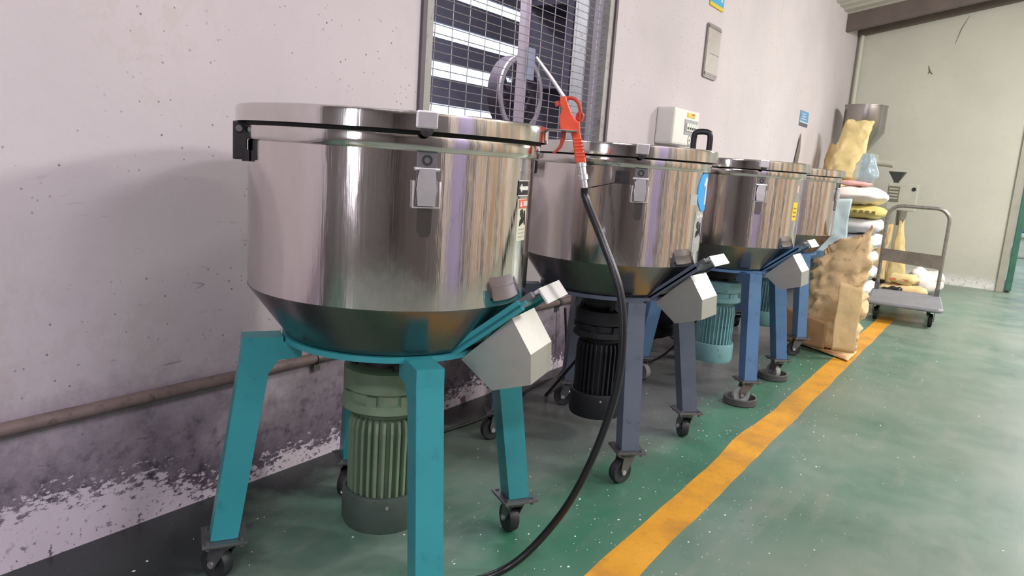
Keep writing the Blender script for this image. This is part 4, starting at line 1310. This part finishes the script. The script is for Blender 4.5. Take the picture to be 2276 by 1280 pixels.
MB().prism([(-0.225, 0.37), (0.225, 0.40), (0.225, 0.50), (-0.225, 0.485)], 0.352, 0.36, 'x').build('name_board', 'trolley_board', t)
for sy in (-1, 1):
    MB().box((0.345, sy * 0.205, 0.15), (0.392, sy * 0.24, 0.215), None, 0.004).build('handle_socket', 'dull_metal', t)
MB().box((-0.414, -0.245, 0.122), (-0.385, -0.215, 0.156), None, 0.005).build('corner_guard', 'bright_metal', t)
for sx in (-0.30, 0.30):
    for sy in (-0.185, 0.185):
        c = MB().box((sx - 0.045, sy - 0.04, 0.118), (sx + 0.045, sy + 0.04, 0.128)).build('caster', 'dark_metal', t)
        m = MB()
        for q in (-1, 1):
            m.prism([(sx - 0.03, 0.12), (sx + 0.03, 0.12), (sx + 0.02, 0.04), (sx, 0.04)], sy + q * 0.022, sy + q * 0.019, 'y')
        m.build('fork', 'dark_metal', c)
        MB().lathe([(0, -0.015), (0.04, -0.015), (0.049, -0.011), (0.049, 0.011), (0.04, 0.015), (0, 0.015)], 24, Matrix.Translation((sx + 0.01, sy, 0.049)) @ Matrix.Rotation(pi / 2, 4, 'X')).build('wheel', 'rubber', c)

# ------------------------------------------------------------------ motor cables running over the floor to the wall pipe
def cable(pts, root):
    o = MB().tube(spline(pts, 8), 0.006, 8).build('power_cable', 'rubber')
    o.parent = root
    o.matrix_parent_inverse = (Matrix.Translation(root.location) @ root.rotation_euler.to_matrix().to_4x4()).inverted()
cable([(1.30, 1.28, 0.29), (1.36, 1.40, 0.16), (1.50, 1.58, 0.02), (1.75, 1.62, 0.007), (2.2, 1.58, 0.007), (2.7, 1.66, 0.007), (3.0, 1.69, 0.02), (3.0, 1.71, 0.32)], t1)
cable([(2.40, 1.28, 0.29), (2.46, 1.42, 0.12), (2.62, 1.55, 0.007), (2.92, 1.60, 0.007), (3.10, 1.68, 0.02), (3.12, 1.71, 0.32)], t2)
cable([(3.53, 1.23, 0.29), (3.56, 1.36, 0.10), (3.52, 1.46, 0.007), (3.36, 1.56, 0.007), (3.22, 1.66, 0.02), (3.22, 1.71, 0.32)], t3)

# ------------------------------------------------------------------ spilled pellets and flakes
m = MB()
rs = random.Random(11)
for k in range(1300):
    if rs.random() < 0.65:
        x = 1.3 + 4.2 * rs.random() ** 1.3
        y = 1.15 - 0.75 * rs.random() ** 0.8 + 0.5 * (rs.random() - 0.5)
    else:
        x = 0.6 + 5.0 * rs.random()
        y = -1.0 + 2.6 * rs.random()
    s = 0.0010 + 0.0028 * rs.random() ** 5
    a = rs.random() * 6.3
    h = 0.0012 + 0.002 * rs.random()
    q = [(x + s * (1.6 if i % 2 else 1) * cos(a + i * pi / 2), y + s * sin(a + i * pi / 2)) for i in range(4)]
    m.add([(p[0], p[1], 0.0) for p in q] + [(x, y, h)], [(0, 1, 4), (1, 2, 4), (2, 3, 4), (3, 0, 4)])
tag(m.build('spilled_pellets', 'sticker_white'), 'white plastic pellets and flakes scattered over the floor', 'pellets', None, 'stuff')
